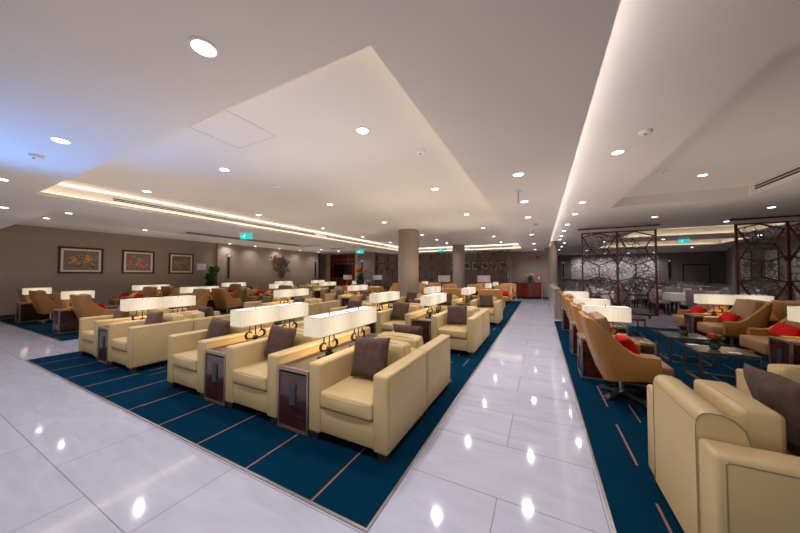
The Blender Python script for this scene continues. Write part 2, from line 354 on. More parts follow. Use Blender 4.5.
# cove lips and LED strips of the big tray and the right-hand cove
def cove(k, x0, x1, y0, y1, side, ledm):
    lip = MB(); led = MB()
    if side == 'tray':
        t = .15
        lip.box(x0 - t, x1 + t, y0 - t, y0, 2.8, 2.86).box(x0 - t, x1 + t, y1, y1 + t, 2.8, 2.86).box(x0 - t, x0, y0, y1, 2.8, 2.86).box(x1, x1 + t, y0, y1, 2.8, 2.86)
        led.box(x0 - .09, x1 + .09, y0 - .10, y0 - .06, 2.861, 2.875).box(x0 - .09, x1 + .09, y1 + .06, y1 + .10, 2.861, 2.875).box(x0 - .10, x0 - .06, y0, y1, 2.861, 2.875).box(x1 + .06, x1 + .10, y0, y1, 2.861, 2.875)
    else:
        lip.box(x0, x1, y0, y1, 2.8, 2.86); led.box(x0 + .04, x0 + .09, y0, y1, 2.861, 2.875)
    struct('trim_%d' % k, lip, M['fascia'])
    tag(led.build('cove_light_strip', ledm, None, False), 'warm LED strip glowing inside the ' + ('large ceiling tray' if side == 'tray' else 'long cove above the right edge of the aisle'), 'light strip')
tag(MB().box(-7.74, -7.725, 1.25, 16.3, 3.072, 3.09).build('cove_light_strip', M['ledtop'], None, False), 'thin bright LED line above the slotted grille on the left side of the tray', 'light strip')
tag(MB().box(-7.7, -.8, 16.335, 16.348, 3.072, 3.09).build('cove_light_strip', M['ledtop'], None, False), 'thin bright LED line above the grilles on the far side of the tray', 'light strip')
cove(1, -7.59, -0.88, 1.35, 16.2, 'tray', M['led'])
cove(2, 0.22, 0.37, YN, 16.1, 'x', M['ledw'])
for k_, (x0, x1, y0, y1) in enumerate(((3.3, 7.6, 13.2, 16.4), (3.3, 9.0, 18.2, 22.0))):
    lip = MB().box(x0, x1, y1 - .2, y1 - .12, 3.1, 3.15).box(x1 - .2, x1 - .12, y0, y1 - .2, 3.1, 3.15).box(x0, x1, y1 - .12, y1, 3.1, 3.115).box(x1 - .12, x1, y0, y1 - .12, 3.1, 3.115)
    struct('trim_%d' % (3 + k_), lip, M['fascia'])
    tag(MB().box(x0 + .02, x1 - .22, y1 - .10, y1 - .04, 3.116, 3.13).box(x1 - .10, x1 - .04, y0 + .02, y1 - .12, 3.116, 3.13).build('cove_light_strip', M['led'], None, False), 'warm LED strip in the %s coffer over the dining room' % ('nearer', 'farther')[k_], 'light strip')
struct('wall_left', MB().box(XL - .2, XL, YN - .2, 16.6, 0, 3.6).box(-16.9, XL, 16.45, 16.6, 0, 3.6).box(-16.9, -16.6, 16.6, YF + .2, 0, 3.6), M['wall'])
struct('wall_far', MB().box(-16.9, 0.85, YF, YF + .2, 0, 3.6), M['wall'])
struct('wall_passage', MB().box(0.65, 0.85, YF + .2, 28.4, 0, 3.6), M['wall_grey'])
struct('wall_dining', MB().box(0.65, 12.6, 28.4, 28.6, 0, 3.6), M['wall_grey'])
struct('wall_right', MB().prism([(XR, YN - .2), (XR + .2, YN - .2), (XR + .2, 21.6), (12.2, 28.4), (11.9, 28.4), (XR, 21.6)], 0, 3.6), M['wall_grey'])
struct('baseboard_left', MB().box(XL, XL + .02, YN, 16.6, 0, .12), M['dark'])
struct('baseboard_far', MB().box(XL, .65, YF - .02, YF, 0, .12), M['dark'])
# pilasters and bulkhead
struct('wall_pilaster', MB().box(XL, XL + .15, 8.75, 9.9, 0, 3.1), M['wall'])
struct('wall_niche', MB().box(-12.75, -11.2, YF - .35, YF, 0, 3.1), M['wall_grey'])
struct('wall_return', MB().box(-1.70, -1.58, 16.9, YF, 0, 2.8), M['wall'])
def column(name, x, y, r, z1, label):
    t = thing(name, label, 'column', (x, y, 0))
    MB().lathe([(r, 0.1), (r, z1)], 48).build('shaft', M['column'], t)
    MB().lathe([(r + .012, 0.002), (r + .012, 0.1)], 48).build('skirting', M['steel'], t)
column('round_column', -4.44, 9.46, .385, 3.1, 'thick round taupe column rising between the cream armchairs, nearer of the two in the tray')
column('round_column', -4.15, 15.55, .34, 3.1, 'round taupe column at the far end of the ceiling tray')
column('round_column', .56, 16.0, .20, 3.1, 'slim round column where the right cove ends beside the aisle')

# carpets with metal edging
def carpet(x0, x1, y0, y1, label):
    t = thing('carpet', label, 'carpet', ((x0 + x1) / 2, (y0 + y1) / 2, 0)); cx, cy = (x0 + x1) / 2, (y0 + y1) / 2
    a, b_ = (x1 - x0) / 2, (y1 - y0) / 2
    MB().box(-a, a, -b_, b_, 0.0005, 0.008).build('pile', M['carpet'], t, False)
    e = MB(); w_ = .016
    e.box(-a - w_, a + w_, -b_ - w_, -b_, 0.0005, .009).box(-a - w_, a + w_, b_, b_ + w_, 0.0005, .009).box(-a - w_, -a, -b_, b_, 0.0005, .009).box(a, a + w_, -b_, b_, 0.0005, .009)
    e.build('metal_edging', M['steel'], t, False)
FL = 0.0085
M['gcarpet'] = mat('grey_purple_carpet', (0.14, 0.12, 0.13), 0.95, noise=0.25, nscale=60, spec=0.1)
t = thing('carpet', 'grey purple carpet under the white dining tables beyond the screens', 'carpet', (5.2, 19.0, 0))
MB().box(-4.1, 4.1, -9.1, 9.3, .0005, .008).build('pile', M['gcarpet'], t, False)
MB().box(-4.12, 4.12, -9.13, -9.1, .0005, .009).build('metal_edging', M['steel'], t, False)
carpet(-7.7, -0.9, 1.35, 16.0, 'large teal blue carpet with copper dashes left of the central aisle')
carpet(-15.3, -9.2, 2.06, 17.2, 'teal blue carpet along the left wall under the tan chairs')
carpet(.36, 8.6, -1.2, 9.8, 'teal blue carpet right of the aisle under the coffee tables')

# ------------------------------------------------------------------ ceiling lights
def make_light(name, E):
    t = thing(name, 'round recessed ceiling downlight', 'ceiling light')
    MB().lathe([(.066, -.010), (.076, -.005), (.076, -.0005), (.062, -.0005), (.062, -.008)], 24).build('trim_ring', M['rim'], t)
    MB().lathe([(.058, -.0130), (.062, -.010)], 24).build('lens', M['lens'], t)
    ld = bpy.data.lights.new('downlight_lamp', 'SPOT'); ld.energy = E; ld.spot_size = R(150); ld.spot_blend = 1.0; ld.shadow_soft_size = .035; ld.color = (1.0, .95, .98)
    lo = bpy.data.objects.new('downlight_lamp', ld); C.objects.link(lo); lo.parent = t; lo.location = (0, 0, -.03)
    return finish(t)
DL = make_light('ceiling_light', E_DOWN); DLD = make_light('ceiling_light', E_DOWN_DIM)
ORD = ['first', 'second', 'third', 'fourth', 'fifth', 'sixth', 'seventh', 'eighth', 'ninth', 'tenth', 'eleventh', 'twelfth', 'thirteenth', 'fourteenth']
def dl(x, y, z, label, group, p=DL): place(p, (x, y, z), 0, label, group)
for j, y in enumerate((2.60, 5.05, 7.6, 10.1, 12.6, 15.0)):
    for i, (x, nm) in enumerate(((-1.80, 'right-hand'), (-4.42, 'middle'), (-6.97, 'left-hand'))):
        if i == 1 and j in (3, 5): y2 = y + (.65 if j == 3 else -.8)
        else: y2 = y
        dl(x, y2, 3.1, 'round downlight in the large tray, %s line, %s from the camera' % (nm, ORD[j]), 'downlights in the large tray')
for j, y in enumerate((.89, 4.03, 5.6, 7.19, 10.4, 13.6, 16.8)):
    dl(-.25, y, 2.8, 'round downlight in the flat strip above the aisle, %s from the camera' % ORD[j], 'downlights above the aisle')
for j, x in enumerate((-1.77, -4.29, -6.8, -9.65)):
    dl(x, .91 if j < 3 else 1.33, 2.8, 'round downlight in the low ceiling before the tray, %s from the right' % ORD[j], 'downlights over the tiled foreground')
ORD += ['fifteenth', 'sixteenth', 'seventeenth']
for j, (x, y) in enumerate(((-11.36, 2.59), (-12.97, 2.53), (-9.95, 4.7), (-13.2, 4.9), (-11.7, 6.05), (-15.04, 9.2), (-11.68, 9.31), (-15.02, 10.7), (-11.82, 11.08), (-10.05, 12.2), (-15.15, 12.5), (-13.15, 14.2), (-15.0, 14.1), (-12.9, 15.7), (-14.9, 15.8), (-12.2, 16.9))):
    dl(x, y, 3.22 if (-13.1 < x < -11.2 and 5.9 < y < 12.4) else 3.1, 'round downlight in the raised ceiling along the left wall, %s by distance' % ORD[j], 'downlights along the left wall', DLD)
for j, (x, y) in enumerate(((.95, 4.63), (.88, 7.54), (.86, 8.9), (.82, 10.7), (.82, 12.2), (.82, 13.8), (.85, 15.2), (1.15, 17.0), (1.15, 19.2), (1.15, 21.6))):
    dl(x, y, 3.1, 'round downlight beside the right cove, %s from the camera' % ORD[j], 'line of downlights beside the cove', DLD)
dl(2.75, 7.2, 3.32, 'round downlight inside the recessed panel at upper right', 'downlights over the right lounge', DLD)
dl(2.95, 10.4, 3.1, 'round downlight before the left hanging screen rail', 'downlights over the right lounge', DLD)
dl(5.1, 10.2, 3.1, 'round downlight before the right hanging screen rail', 'downlights over the right lounge', DLD)
for j, x in enumerate((3.2, 4.7, 6.2, 7.7)): dl(x, 27.6, 3.1, 'added round downlight brightening the pale mosaic wall, %s from the left' % ORD[j], 'added downlights brightening the mosaic wall')  # extra lamps added to brighten the mosaic behind the screen
k = 0
for y in (12.3, 17.3, 23.2):
    for x in (2.9, 5.2, 8.3):
        dl(x, y, 3.1, 'round downlight over the dining room, %s by distance' % ORD[k], 'downlights over the dining tables', DL); k += 1

# vents, grilles, detectors, signs
def vent(x0, x1, y0, y1, z0, z1, axis, label):
    t = thing('air_vent', label, 'air vent', ((x0 + x1) / 2, (y0 + y1) / 2, (z0 + z1) / 2)); a, b_, c = (x1 - x0) / 2, (y1 - y0) / 2, (z1 - z0) / 2
    MB().box(-a, a, -b_, b_, -c, c).build('backing', M['black'], t, False)
    f = MB()
    if axis == 'x':                    # on a face across x, long in y
        for q in (-1, 0, 1): f.box(-a - .006, a + .006, -b_, b_, q * c * .92 - .005, q * c * .92 + .005)
    elif axis == 'y':
        for q in (-1, 0, 1): f.box(-a, a, -b_ - .006, b_ + .006, q * c * .92 - .005, q * c * .92 + .005)
    else:
        for q in (-1, 0, 1): f.box(q * a * .92 - .006, q * a * .92 + .006, -b_, b_, -c - .005, c)
    f.build('slat', M['rim'], t, False)
vent(-7.735, -7.72, 2.35, 8.0, 2.93, 3.0, 'x', 'long slotted air grille on the left side of the tray, nearer one')
vent(-7.735, -7.72, 8.7, 13.6, 2.93, 3.0, 'x', 'long slotted air grille on the left side of the tray, farther one')
vent(-3.7, -1.35, 16.33, 16.345, 2.92, 3.0, 'y', 'slotted air grille on the far side of the tray, right of the far column')
vent(-7.2, -5.1, 16.33, 16.345, 2.92, 3.0, 'y', 'slotted air grille on the far side of the tray, left of the far column')
vent(3.93, 3.945, 4.3, 8.3, 3.16, 3.27, 'x', 'slotted air grille along the right side of the recessed panel')
vent(-13.095, -13.08, 6.2, 12.2, 3.12, 3.20, 'x', 'long slotted air grille in the raised ceiling above the left wall')
vent(-12.1, -10.0, 13.9, 14.1, 3.09, 3.099, 'z', 'short linear air slot in the raised ceiling before the television wall')
for n_, (x, y, z, lb) in enumerate(((-1.42, 3.4, 3.1, 'small round detector in the tray ceiling near its right edge'), (-4.4, 3.55, 3.1, 'small round detector near the middle of the tray ceiling'),
        (-5.11, .89, 2.8, 'small round detector in the low ceiling at upper left'), (-.1, 8.3, 2.8, 'round smoke detector over the aisle, beyond the hanging rod'), (1.1, 4.1, 3.1, 'small round detector next to the nearest cove downlight'), (2.0, 6.6, 3.32, 'flat round detector in the recessed panel'))):
    t = thing('smoke_detector', lb, 'detector', (x, y, z))
    MB().lathe([(.035, -.035), (.055, -.03), (.06, -.012), (.062, 0)], 20).build('housing', M['rim'] if n_ != 3 else M['steel'], t)
    MB().lathe([(.012, -.041), (.014, -.035)], 10).build('sensor', M['black'], t)
t = thing('hatch', 'square access hatch flush in the tray ceiling near the camera', 'ceiling hatch', (-3.15, 1.95, 3.1))
h = MB()
for a in (-1, 1): h.box(a * .35 - .0015, a * .35 + .0015, -.3, .3, -.004, 0).box(-.35, .35, a * .3 - .0015, a * .3 + .0015, -.004, 0)
h.build('hatch_joint', M['jointg'], t, False)
MB().box(-.345, .345, -.295, .295, -.0015, -.0005).build('hatch_panel', M['ceil'], t, False)
def exit_sign(x, y, z, rz, lb, drop=.1):
    t = thing('exit_sign', lb, 'exit sign', (x, y, z), rz)
    MB().box(-.19, .19, -.03, .03, -.035, 0).build('ceiling_bracket', M['rim'], t, False)
    MB().box(-.015, .015, -.012, .012, -drop, -.035).build('stem', M['rim'], t, False)
    MB().rbox(-.18, .18, -.012, .012, -drop - .19, -drop, .004, 1).build('sign_panel', M['exit'], t)
    m = MB(); zc = -drop - .095
    m.lathe([(.001, -.014), (.014, -.01), (.014, .01), (.001, .014)], 10, (-.035, -.013, zc + .055))
    m.tube([(-.045, -.014, zc + .035), (-.06, -.014, zc)], .011, 5).tube([(-.06, -.014, zc), (-.04, -.014, zc - .03), (-.055, -.014, zc - .065)], .008, 5).tube([(-.06, -.014, zc), (-.09, -.014, zc - .025), (-.115, -.014, zc - .02)], .008, 5)
    m.tube([(-.045, -.014, zc + .03), (-.015, -.014, zc + .015), (.005, -.014, zc + .03)], .006, 5).tube([(-.05, -.014, zc + .03), (-.08, -.014, zc + .02), (-.09, -.014, zc - .005)], .006, 5)
    m.tube([(-.16, -.014, zc), (-.125, -.014, zc)], .006, 4)
    m.build('running_figure_symbol', M['exitw'], t)
exit_sign(-8.46, 5.7, 2.8, R(35), 'green exit sign hanging at the left edge of the tray, nearest one', .04)
exit_sign(-8.35, 11.9, 2.8, R(30), 'green exit sign hanging before the television wall')
exit_sign(-5.3, 15.9, 3.1, R(10), 'green exit sign hanging right of the nearer column', .12)
exit_sign(5.85, 17.1, 3.1, R(-18), 'green exit sign hanging over the dining room between the two screens', .06)
t = thing('hanging_rod', 'thin pale rod hanging from the ceiling above the aisle', 'ceiling rod', (-.31, 4.85, 2.8))
MB().lathe([(.05, -.02), (.05, 0)], 16).build('ceiling_plate', M['rim'], t)
MB().tube([(0, 0, -.02), (0, 0, -.20)], .012, 8).build('rod', M['rodglow'], t)
t = thing('hanging_rod', 'second thin rod hanging above the far part of the aisle', 'ceiling rod', (-.2, 9.3, 2.8))
MB().lathe([(.05, -.02), (.05, 0)], 16).build('ceiling_plate', M['rim'], t)
MB().tube([(0, 0, -.02), (0, 0, -.26)], .012, 8).build('rod', M['steel'], t)

# ------------------------------------------------------------------ furniture prototypes
def feet(t, w_, y0, y1, m):
    for sx in (-1, 1):
        for y in (y0, y1):
            MB().rbox(sx * w_ - .035, sx * w_ + .035, y - .035, y + .035, 0, .085, .004, 1).build('leg', m, t)
def make_armchair():
    t = thing('armchair', 'cream leather armchair', 'armchair')            # faces -Y ; 0.80 wide, 0.73 deep
    W, D0, D1 = .40, -.41, .41
    MB().rbox(-W + .13, W - .13, D0 + .016, D1 - .02, .085, .288, .012, 2).build('seat_base', M['cream'], t)
    for s in (-1, 1):
        a, b_ = sorted((s * (W - .135), s * W)); arm_ = MB().rbox(a, b_, D0, D1, .07, .665, .024, 3).build('armrest', M['cream'], t)
        x = s * (W + .0005)
        p = MB(); zt, zb = .637, .105; y0_, y1_ = D0 + .028, D1 - .028
        p.tube([(x, y0_, zb), (x, y0_, zt), (x, y1_, zt), (x, y1_, zb)], .0016, 4); p.build('piping', M['creamb'], arm_)
    MB().rbox(-W + .137, W - .137, D1 - .13, D1 - .003, .08, .655, .025, 3).build('back_panel', M['cream'], t)
    MB().rbox(-W + .138, W - .138, D0 - .008, D1 - .15, .302, .44, .035, 3, None, .018).build('seat_cushion', M['cream'], t)
    MB().rbox(-W + .142, W - .142, D1 - .30, D1 - .115, .435, .765, .05, 3, Matrix.Translation((0, .0, 0)) @ Matrix.Rotation(R(-4), 4, 'X'), .02).build('back_cushion', M['cream'], t)
    feet(t, W - .06, D0 + .055, D1 - .055, M['foot'])
    return finish(t)
def pillow_mb(sx, sz, th, n=14):
    m = MB(); vs = []; fs = []
    for side in (-1, 1):
        for i in range(n + 1):
            for j in range(n + 1):
                u, v = i / n * 2 - 1, j / n * 2 - 1
                k = (max(0, 1 - u ** 4) * max(0, 1 - v ** 4)) ** .55
                pin = 1 - .07 * (1 - abs(u) ** 2) * (abs(v) ** 3) ; pin2 = 1 - .07 * (1 - abs(v) ** 2) * (abs(u) ** 3)
                wr = .006 * math.sin(5 * u + 3 * v) * k
                vs.append((u * sx / 2 * pin2, side * (th / 2 * k) + wr, v * sz / 2 * pin))
    o = (n + 1) ** 2
    for s_ in (0, 1):
        for i in range(n):
            for j in range(n):
                a = s_ * o + i * (n + 1) + j; q = (a, a + 1, a + n + 2, a + n + 1); fs.append(q if s_ else q[::-1])
    m.add(vs, fs); return m
def make_pillow(name, sx, sz, th, m, lab):
    o = pillow_mb(sx, sz, th).build(name, m, None)
    bm = bmesh.new(); bm.from_mesh(o.data); bmesh.ops.remove_doubles(bm, verts=bm.verts[:], dist=.0008); bm.to_mesh(o.data); bm.free()
    tag(o, lab, 'cushion'); KIDS[o.name] = []; return o

def make_tub(mt, mseat):
    t = thing('lounge_chair', 'tan leather high-backed lounge chair', 'lounge chair')   # faces -Y ; arms -.38..; depth from +.36 (top of back) to -.37 (arm front)
    W = .37; yf = -.37; yb = .10                      # foot of the shell at the back is y=.10, leans out to .37 at z .95
    # plan path of the shell
    path = [(-W, yf), (-W, -.25), (-W, -.12), (-W, -.02)]
    rc = .10
    for k in range(0, 6): a = math.pi - k / 5 * math.pi / 2; path.append((-W + rc + rc * math.cos(a), yb - rc + rc * math.sin(a)))
    path += [(-.13, yb), (0, yb), (.13, yb)]
    for k in range(0, 6): a = math.pi / 2 - k / 5 * math.pi / 2; path.append((W - rc + rc * math.cos(a), yb - rc + rc * math.sin(a)))
    path += [(W, -.02), (W, -.12), (W, -.25), (W, yf)]
    # refine
    P = []
    for a, b_ in zip(path, path[1:]):
        n = max(1, int(math.hypot(b_[0] - a[0], b_[1] - a[1]) / .05))
        for i in range(n): P.append((a[0] + (b_[0] - a[0]) * i / n, a[1] + (b_[1] - a[1]) * i / n))
    P.append(path[-1]); N = len(P)
    def sm(x): x = max(0, min(1, x)); return x * x * (3 - 2 * x)
    def prof(y):                       # y of plan -> rim height, lean weight
        u = (y - yf) / (yb - yf)       # 0 front .. 1 back
        top = .565 + .375 * sm((u - .30) / .66) ** 1.25
        zb = .335 - .07 * u
        return top, zb, sm((u - .05) / .95)
    H = 9; outer = []; inner = []
    for i, (x, y) in enumerate(P):
        top, zb, wgt = prof(y)
        a = P[max(0, i - 1)]; b_ = P[min(N - 1, i + 1)]; tx, ty = b_[0] - a[0], b_[1] - a[1]; L = math.hypot(tx, ty); nx, ny = -ty / L, tx / L   # outward normal
        ro = []; ri = []
        for k in range(H):
            f = k / (H - 1); z = zb + (top - zb) * f; off = (z - .28) * .27 * wgt * (1 if z > .28 else 0)
            belly = .018 * math.sin(math.pi * min(1, f)) 
            ox = x + nx * belly; oy = y + off + ny * belly
            sq = 1 - .08 * sm((z - .75) / .3) * 1.0
            ro.append((ox * sq, oy, z)); ri.append(((x - nx * .075) * sq, y + off - ny * .075, z if k < H - 1 else z))
        top_in = ri[-1]; top_out = ro[-1]
        mid = ((top_in[0] + top_out[0]) / 2, (top_in[1] + top_out[1]) / 2, top_out[2] + .018)
        outer.append(ro + [mid]); inner.append(ri)
    vs = []; fs = []; ring = 2 * H + 1
    for i in range(N): vs += outer[i] + inner[i][::-1]
    for i in range(N - 1):
        for k in range(ring): k2 = (k + 1) % ring; fs.append((i * ring + k, (i + 1) * ring + k, (i + 1) * ring + k2, i * ring + k2))
    fs += [tuple(range(ring)), tuple((N - 1) * ring + k for k in range(ring - 1, -1, -1))]
    MB().add(vs, fs).build('shell', mt, t)
    MB().rbox(-W + .08, W - .08, yf - .135, yb - .02, .28, .47, .05, 3, None, .02).build('seat_cushion', mseat, t)
    # padded inner back: follows the lean
    T = Matrix.Translation((0, .01, .45)) @ Matrix.Rotation(R(-15.5), 4, 'X')
    MB().rbox(-W + .085, W - .085, -.085, .03, 0, .505, .045, 3, T, .02).build('back_cushion', mseat, t)
    MB().tube([(0, -.12, .06), (0, -.12, .30)], .03, 12).build('pedestal', M['steel'], t)
    for k in range(4):
        a = R(45 + 90 * k); d = Vector((math.cos(a), math.sin(a), 0)); q = Vector((-d.y, d.x, 0)); c = Vector((0, -.12, 0)); vs = []
        for u, wd, z0, z1 in ((.0, .035, .05, .085), (.27, .03, .01, .035)):
            for sgn in (-1, 1): vs += [c + d * u + q * wd * sgn + Vector((0, 0, z0)), c + d * u + q * wd * sgn + Vector((0, 0, z1))]
        MB().add(vs, [(0, 1, 3, 2), (4, 6, 7, 5), (0, 2, 6, 4), (1, 5, 7, 3), (0, 4, 5, 1), (2, 3, 7, 6)]).box(c.x + d.x * .25 - .02, c.x + d.x * .25 + .02, c.y + d.y * .25 - .02, c.y + d.y * .25 + .02, 0, .02).build('leg', M['steel'], t)
    return finish(t)

def make_side_table(L, Wd, H, inlaid, nm):
    t = thing(nm, 'dark wood side table', 'side table')                        # long in Y
    w_, l, b_ = Wd / 2, L / 2, .02
    cb_ = MB().box(-w_ + b_, w_ - b_, -l + .008, l - .008, .03, H - .05).build('cabinet', M['rosewood'], t, False)
    f = MB()
    for s in (-1, 1):
        y0, y1 = sorted((s * l, s * (l - .025)))
        f.box(-w_, -w_ + b_, y0, y1, .01, H).box(w_ - b_, w_, y0, y1, .01, H).box(-w_ + b_, w_ - b_, y0, y1, .01, .035).box(-w_ + b_, w_ - b_, y0, y1, H - .03, H)
        f.box(s * w_ - (b_ if s > 0 else 0), s * w_ + (0 if s > 0 else b_), -l + .025, l - .025, H - .03, H)
        f.box(s * w_ - (b_ if s > 0 else 0), s * w_ + (0 if s > 0 else b_), -l + .025, l - .025, .01, .035)
    f.build('metal_frame', M['bronze'], t, False)
    MB().box(-w_ + b_, w_ - b_, -l + .025, l - .025, H - .045, H - .022).build('table_top', M['inlay'] if inlaid else M['tabletop'], t, False)
    for s in (-1, 1):
        MB().rbox(-.04, .04, *sorted((s * (l - .012), s * (l + .004))), H * .42, H * .76, .004, 1).build('socket_plate', M['plate'], cb_)
    for s in (-1, 1):
        for q in (-1, 1): MB().box(s * (w_ - .03) - .015, s * (w_ - .03) + .015, q * (l - .05) - .015, q * (l - .05) + .015, 0, .03).build('leg', M['foot'], t, False)
    return finish(t)

def scroll_pts(s):
    pts = []
    for k in range(15):
        a = R(90 + s * (-100) + s * k * 24); r = .030
        pts.append(Vector((0, s * .062, .052)) + Vector((0, -math.cos(a) * r, math.sin(a) * r)))
    return pts
def make_table_lamp():
    t = thing('table_lamp', 'table lamp with long box shade', 'table lamp')   # shade long in Y, z origin on table
    h = .258; H = .194; w_, l = .105, .262
    MB().rbox(-.055, .055, -.12, .12, 0, .018, .003, 1).build('base_plate', M['iron'], t)
    m = MB(); m.rbox(-.025, .025, -.035, .035, .018, .055, .006, 2)
    m.lathe([(.005, .05), (.028, .062), (.034, .085), (.026, .108), (.010, .118)], 14)
    for s in (-1, 1):
        cv = [(0, s * (.098 + .040 * math.sin(R(a)) * -1 + .0), .118 + .040 * math.cos(R(a))) for a in range(-10, -250, -24)]
        cv = [(0, s * (.090 + .042 * math.sin(R(a))), .122 + .042 * math.cos(R(a))) for a in (-60, -30, 0, 30, 60, 90, 120, 150, 180, 205)]
        m.tube(cv, [.006, .010, .013, .014, .015, .015, .015, .014, .011, .007], 8)
        m.tube([(0, s * .088, .16), (0, s * .080, .19), (0, s * .080, h + .02)], [.011, .007, .006], 8)
        m.tube([(0, s * .02, .085), (0, s * .05, .078), (0, s * .085, .082)], .010, 8)
        m.tube([(0, s * .02, .02), (0, s * .03, .05)], .013, 6)
    m.build('scroll_stand', M['iron'], t)
    MB().tube([(0, 0, .11), (0, 0, h + H + .02)], .007, 8).lathe([(.006, 0), (.012, .008), (.004, .022)], 10, (0, 0, h + H)).build('stem', M['iron'], t)
    s_ = MB(); th = .003
    s_.box(-w_, -w_ + th, -l, l, h, h + H).box(w_ - th, w_, -l, l, h, h + H).box(-w_ + th, w_ - th, -l, -l + th, h, h + H).box(-w_ + th, w_ - th, l - th, l, h, h + H)
    sh_ = s_.build('lamp_shade', M['shade'], t, False)
    MB().box(-w_ + th, w_ - th, -l + th, l - th, h + H - .010, h + H - .006).build('diffuser', M['topdiff'], sh_, False)
    e = MB(); q = .004
    for z in (h, h + H):
        e.box(-w_ - .001, -w_ + q, -l, l, z - q / 2, z + q / 2).box(w_ - q, w_ + .001, -l, l, z - q / 2, z + q / 2).box(-w_, w_, -l - .001, -l + q, z - q / 2, z + q / 2).box(-w_, w_, l - q, l + .001, z - q / 2, z + q / 2)
    e.build('brass_trim', M['brass'], sh_, False)
    ld = bpy.data.lights.new('lamp_bulb', 'AREA'); ld.shape = 'RECTANGLE'; ld.size = .12; ld.size_y = .4; ld.energy = E_BULB; ld.color = (1.0, .72, .38)
    lo = bpy.data.objects.new('lamp_bulb', ld); C.objects.link(lo); lo.parent = t; lo.location = (0, 0, h + .09)
    ld = bpy.data.lights.new('upward_bulb', 'AREA'); ld.shape = 'RECTANGLE'; ld.size = .16; ld.size_y = .5; ld.energy = E_UP; ld.color = (1.0, .86, .70)
    lo = bpy.data.objects.new('upward_bulb', ld); C.objects.link(lo); lo.parent = t; lo.location = (0, 0, h + H + .003); lo.rotation_euler = (math.pi, 0, 0)
    return finish(t)

CH = make_armchair(); TUB = make_tub(M['tan'], M['tanb']); OTUB = make_tub(M['orange'], M['orange'])
PB = make_pillow('throw_pillow', .40, .38, .14, M['brownp'], 'brown velvet cushion')
PG = make_pillow('throw_pillow', .38, .36, .13, M['greyp'], 'grey velvet cushion')
PR = make_pillow('throw_pillow', .42, .23, .12, M['red'], 'red cushion')
ST = make_side_table(1.60, .39, .575, False, 'side_table')
STR = make_side_table(1.15, .40, .58, True, 'side_table')
STA = make_side_table(.80, .40, .56, True, 'side_table')
STL = make_side_table(1.60, .38, .58, True, 'side_table')
LAMP = make_table_lamp()

# --- helper placing an armchair with optional pillow. face: 'near' = faces camera (-Y), 'far' = faces +Y, 'right' = +X, 'left' = -X
ROT = {'near': 0.0, 'far': math.pi, 'right': math.pi / 2, 'left': -math.pi / 2}
FACE = {'near': 'facing the camera', 'far': 'facing away', 'right': 'facing right', 'left': 'facing the aisle'}
def local(x, y, rz, lx, ly): return (x + lx * math.cos(rz) - ly * math.sin(rz), y + lx * math.sin(rz) + ly * math.cos(rz))
def chair(x, y, face, where, group, pillow=None, dx=0.0, jit=0.0):
    rz = ROT[face]
    place(CH, (x, y, FL), rz, 'cream leather armchair, %s, %s' % (where, FACE[face]), group)
    if pillow:
        p = PB if pillow == 'brown' else PG
        px, py = local(x, y, rz, dx * .7, -.005)
        o = place(p, (px, py, FL + .4655 + .188), rz, '%s cushion on armchair, %s, %s' % (pillow, where, FACE[face]), 'velvet cushions on the cream armchairs')
        o.rotation_euler = (R(-16), jit, rz)
def tub(x, y, face, where, group, proto=None, red=True, dx=.08, colour='tan'):
    rz = ROT[face]
    place(proto or TUB, (x, y, FL), rz, '%s leather high-backed chair, %s, %s' % (colour, where, FACE[face]), group)
    if red:
        px, py = local(x, y, rz, dx * .6, -.175)
        o = place(PR, (px, py, FL + .495 + .11), rz, 'red cushion on chair, %s, %s' % (where, FACE[face]), 'red cushions on the tan chairs')
        o.rotation_euler = (R(-34), R(4), rz)
def lamp(x, y, z, rz, label): place(LAMP, (x, y, z), rz, label, 'box-shade table lamps')

# --- main field: cream banks
A = 1.43                                            # right edge centre of the aisle-side chair (x centre)
C1 = [(-1.435, 'aisle end'), (-2.645, 'middle seat'), (-3.855, 'left end')]
C2 = [(-5.69, 'right seat'), (-6.93, 'left seat')]
rows = [(1.83, 'front double row'), (4.88, 'second double row'), (8.08, 'third double row')]
for r, (y0, rn) in enumerate(rows):
    for cols, cl in ((C1, 'right cluster'), (C2, 'left cluster')):
        for i, (x, nm) in enumerate(cols):
            w_ = '%s of %s, %s' % (nm, cl, rn); pil = 'brown' if cl == 'right cluster' else 'grey'
            chair(x, y0 + .41, 'near', w_, 'cream armchairs in the banks left of the aisle', pil, dx=((-.02, -.05, -.04)[i] if cl == 'right cluster' else .04) , jit=R((-3, 3, 3)[i]))
            if r == 2: 
                if i == 2 and cl == 'right cluster': continue
                tub(x, y0 + 1.22, 'far', w_, 'ochre chairs left of the aisle', OTUB, i == 1, colour='ochre')
            else:
                chair(x, y0 + 1.235, 'far', w_, 'cream armchairs in the banks left of the aisle', 'brown' if (r + i) % 2 == 0 else None)
        for i in range(len(cols) - 1):
            x = (cols[i][0] + cols[i + 1][0]) / 2
            side = 'aisle-side' if (cl == 'right cluster' and i == 0) else ('inner' if cl == 'right cluster' else 'only')
            place(ST, (x, y0 + .81, FL), 0, 'long dark wood side table, %s table of %s, %s' % (side, cl, rn), 'side tables between the cream armchairs')
            for k, nf in ((0, 'nearer'), (1, 'farther')):
                lamp(x, y0 + (.505, 1.04)[k], FL + .5545, 0, '%s box-shade lamp on %s table of %s, %s' % (nf, side, cl, rn))
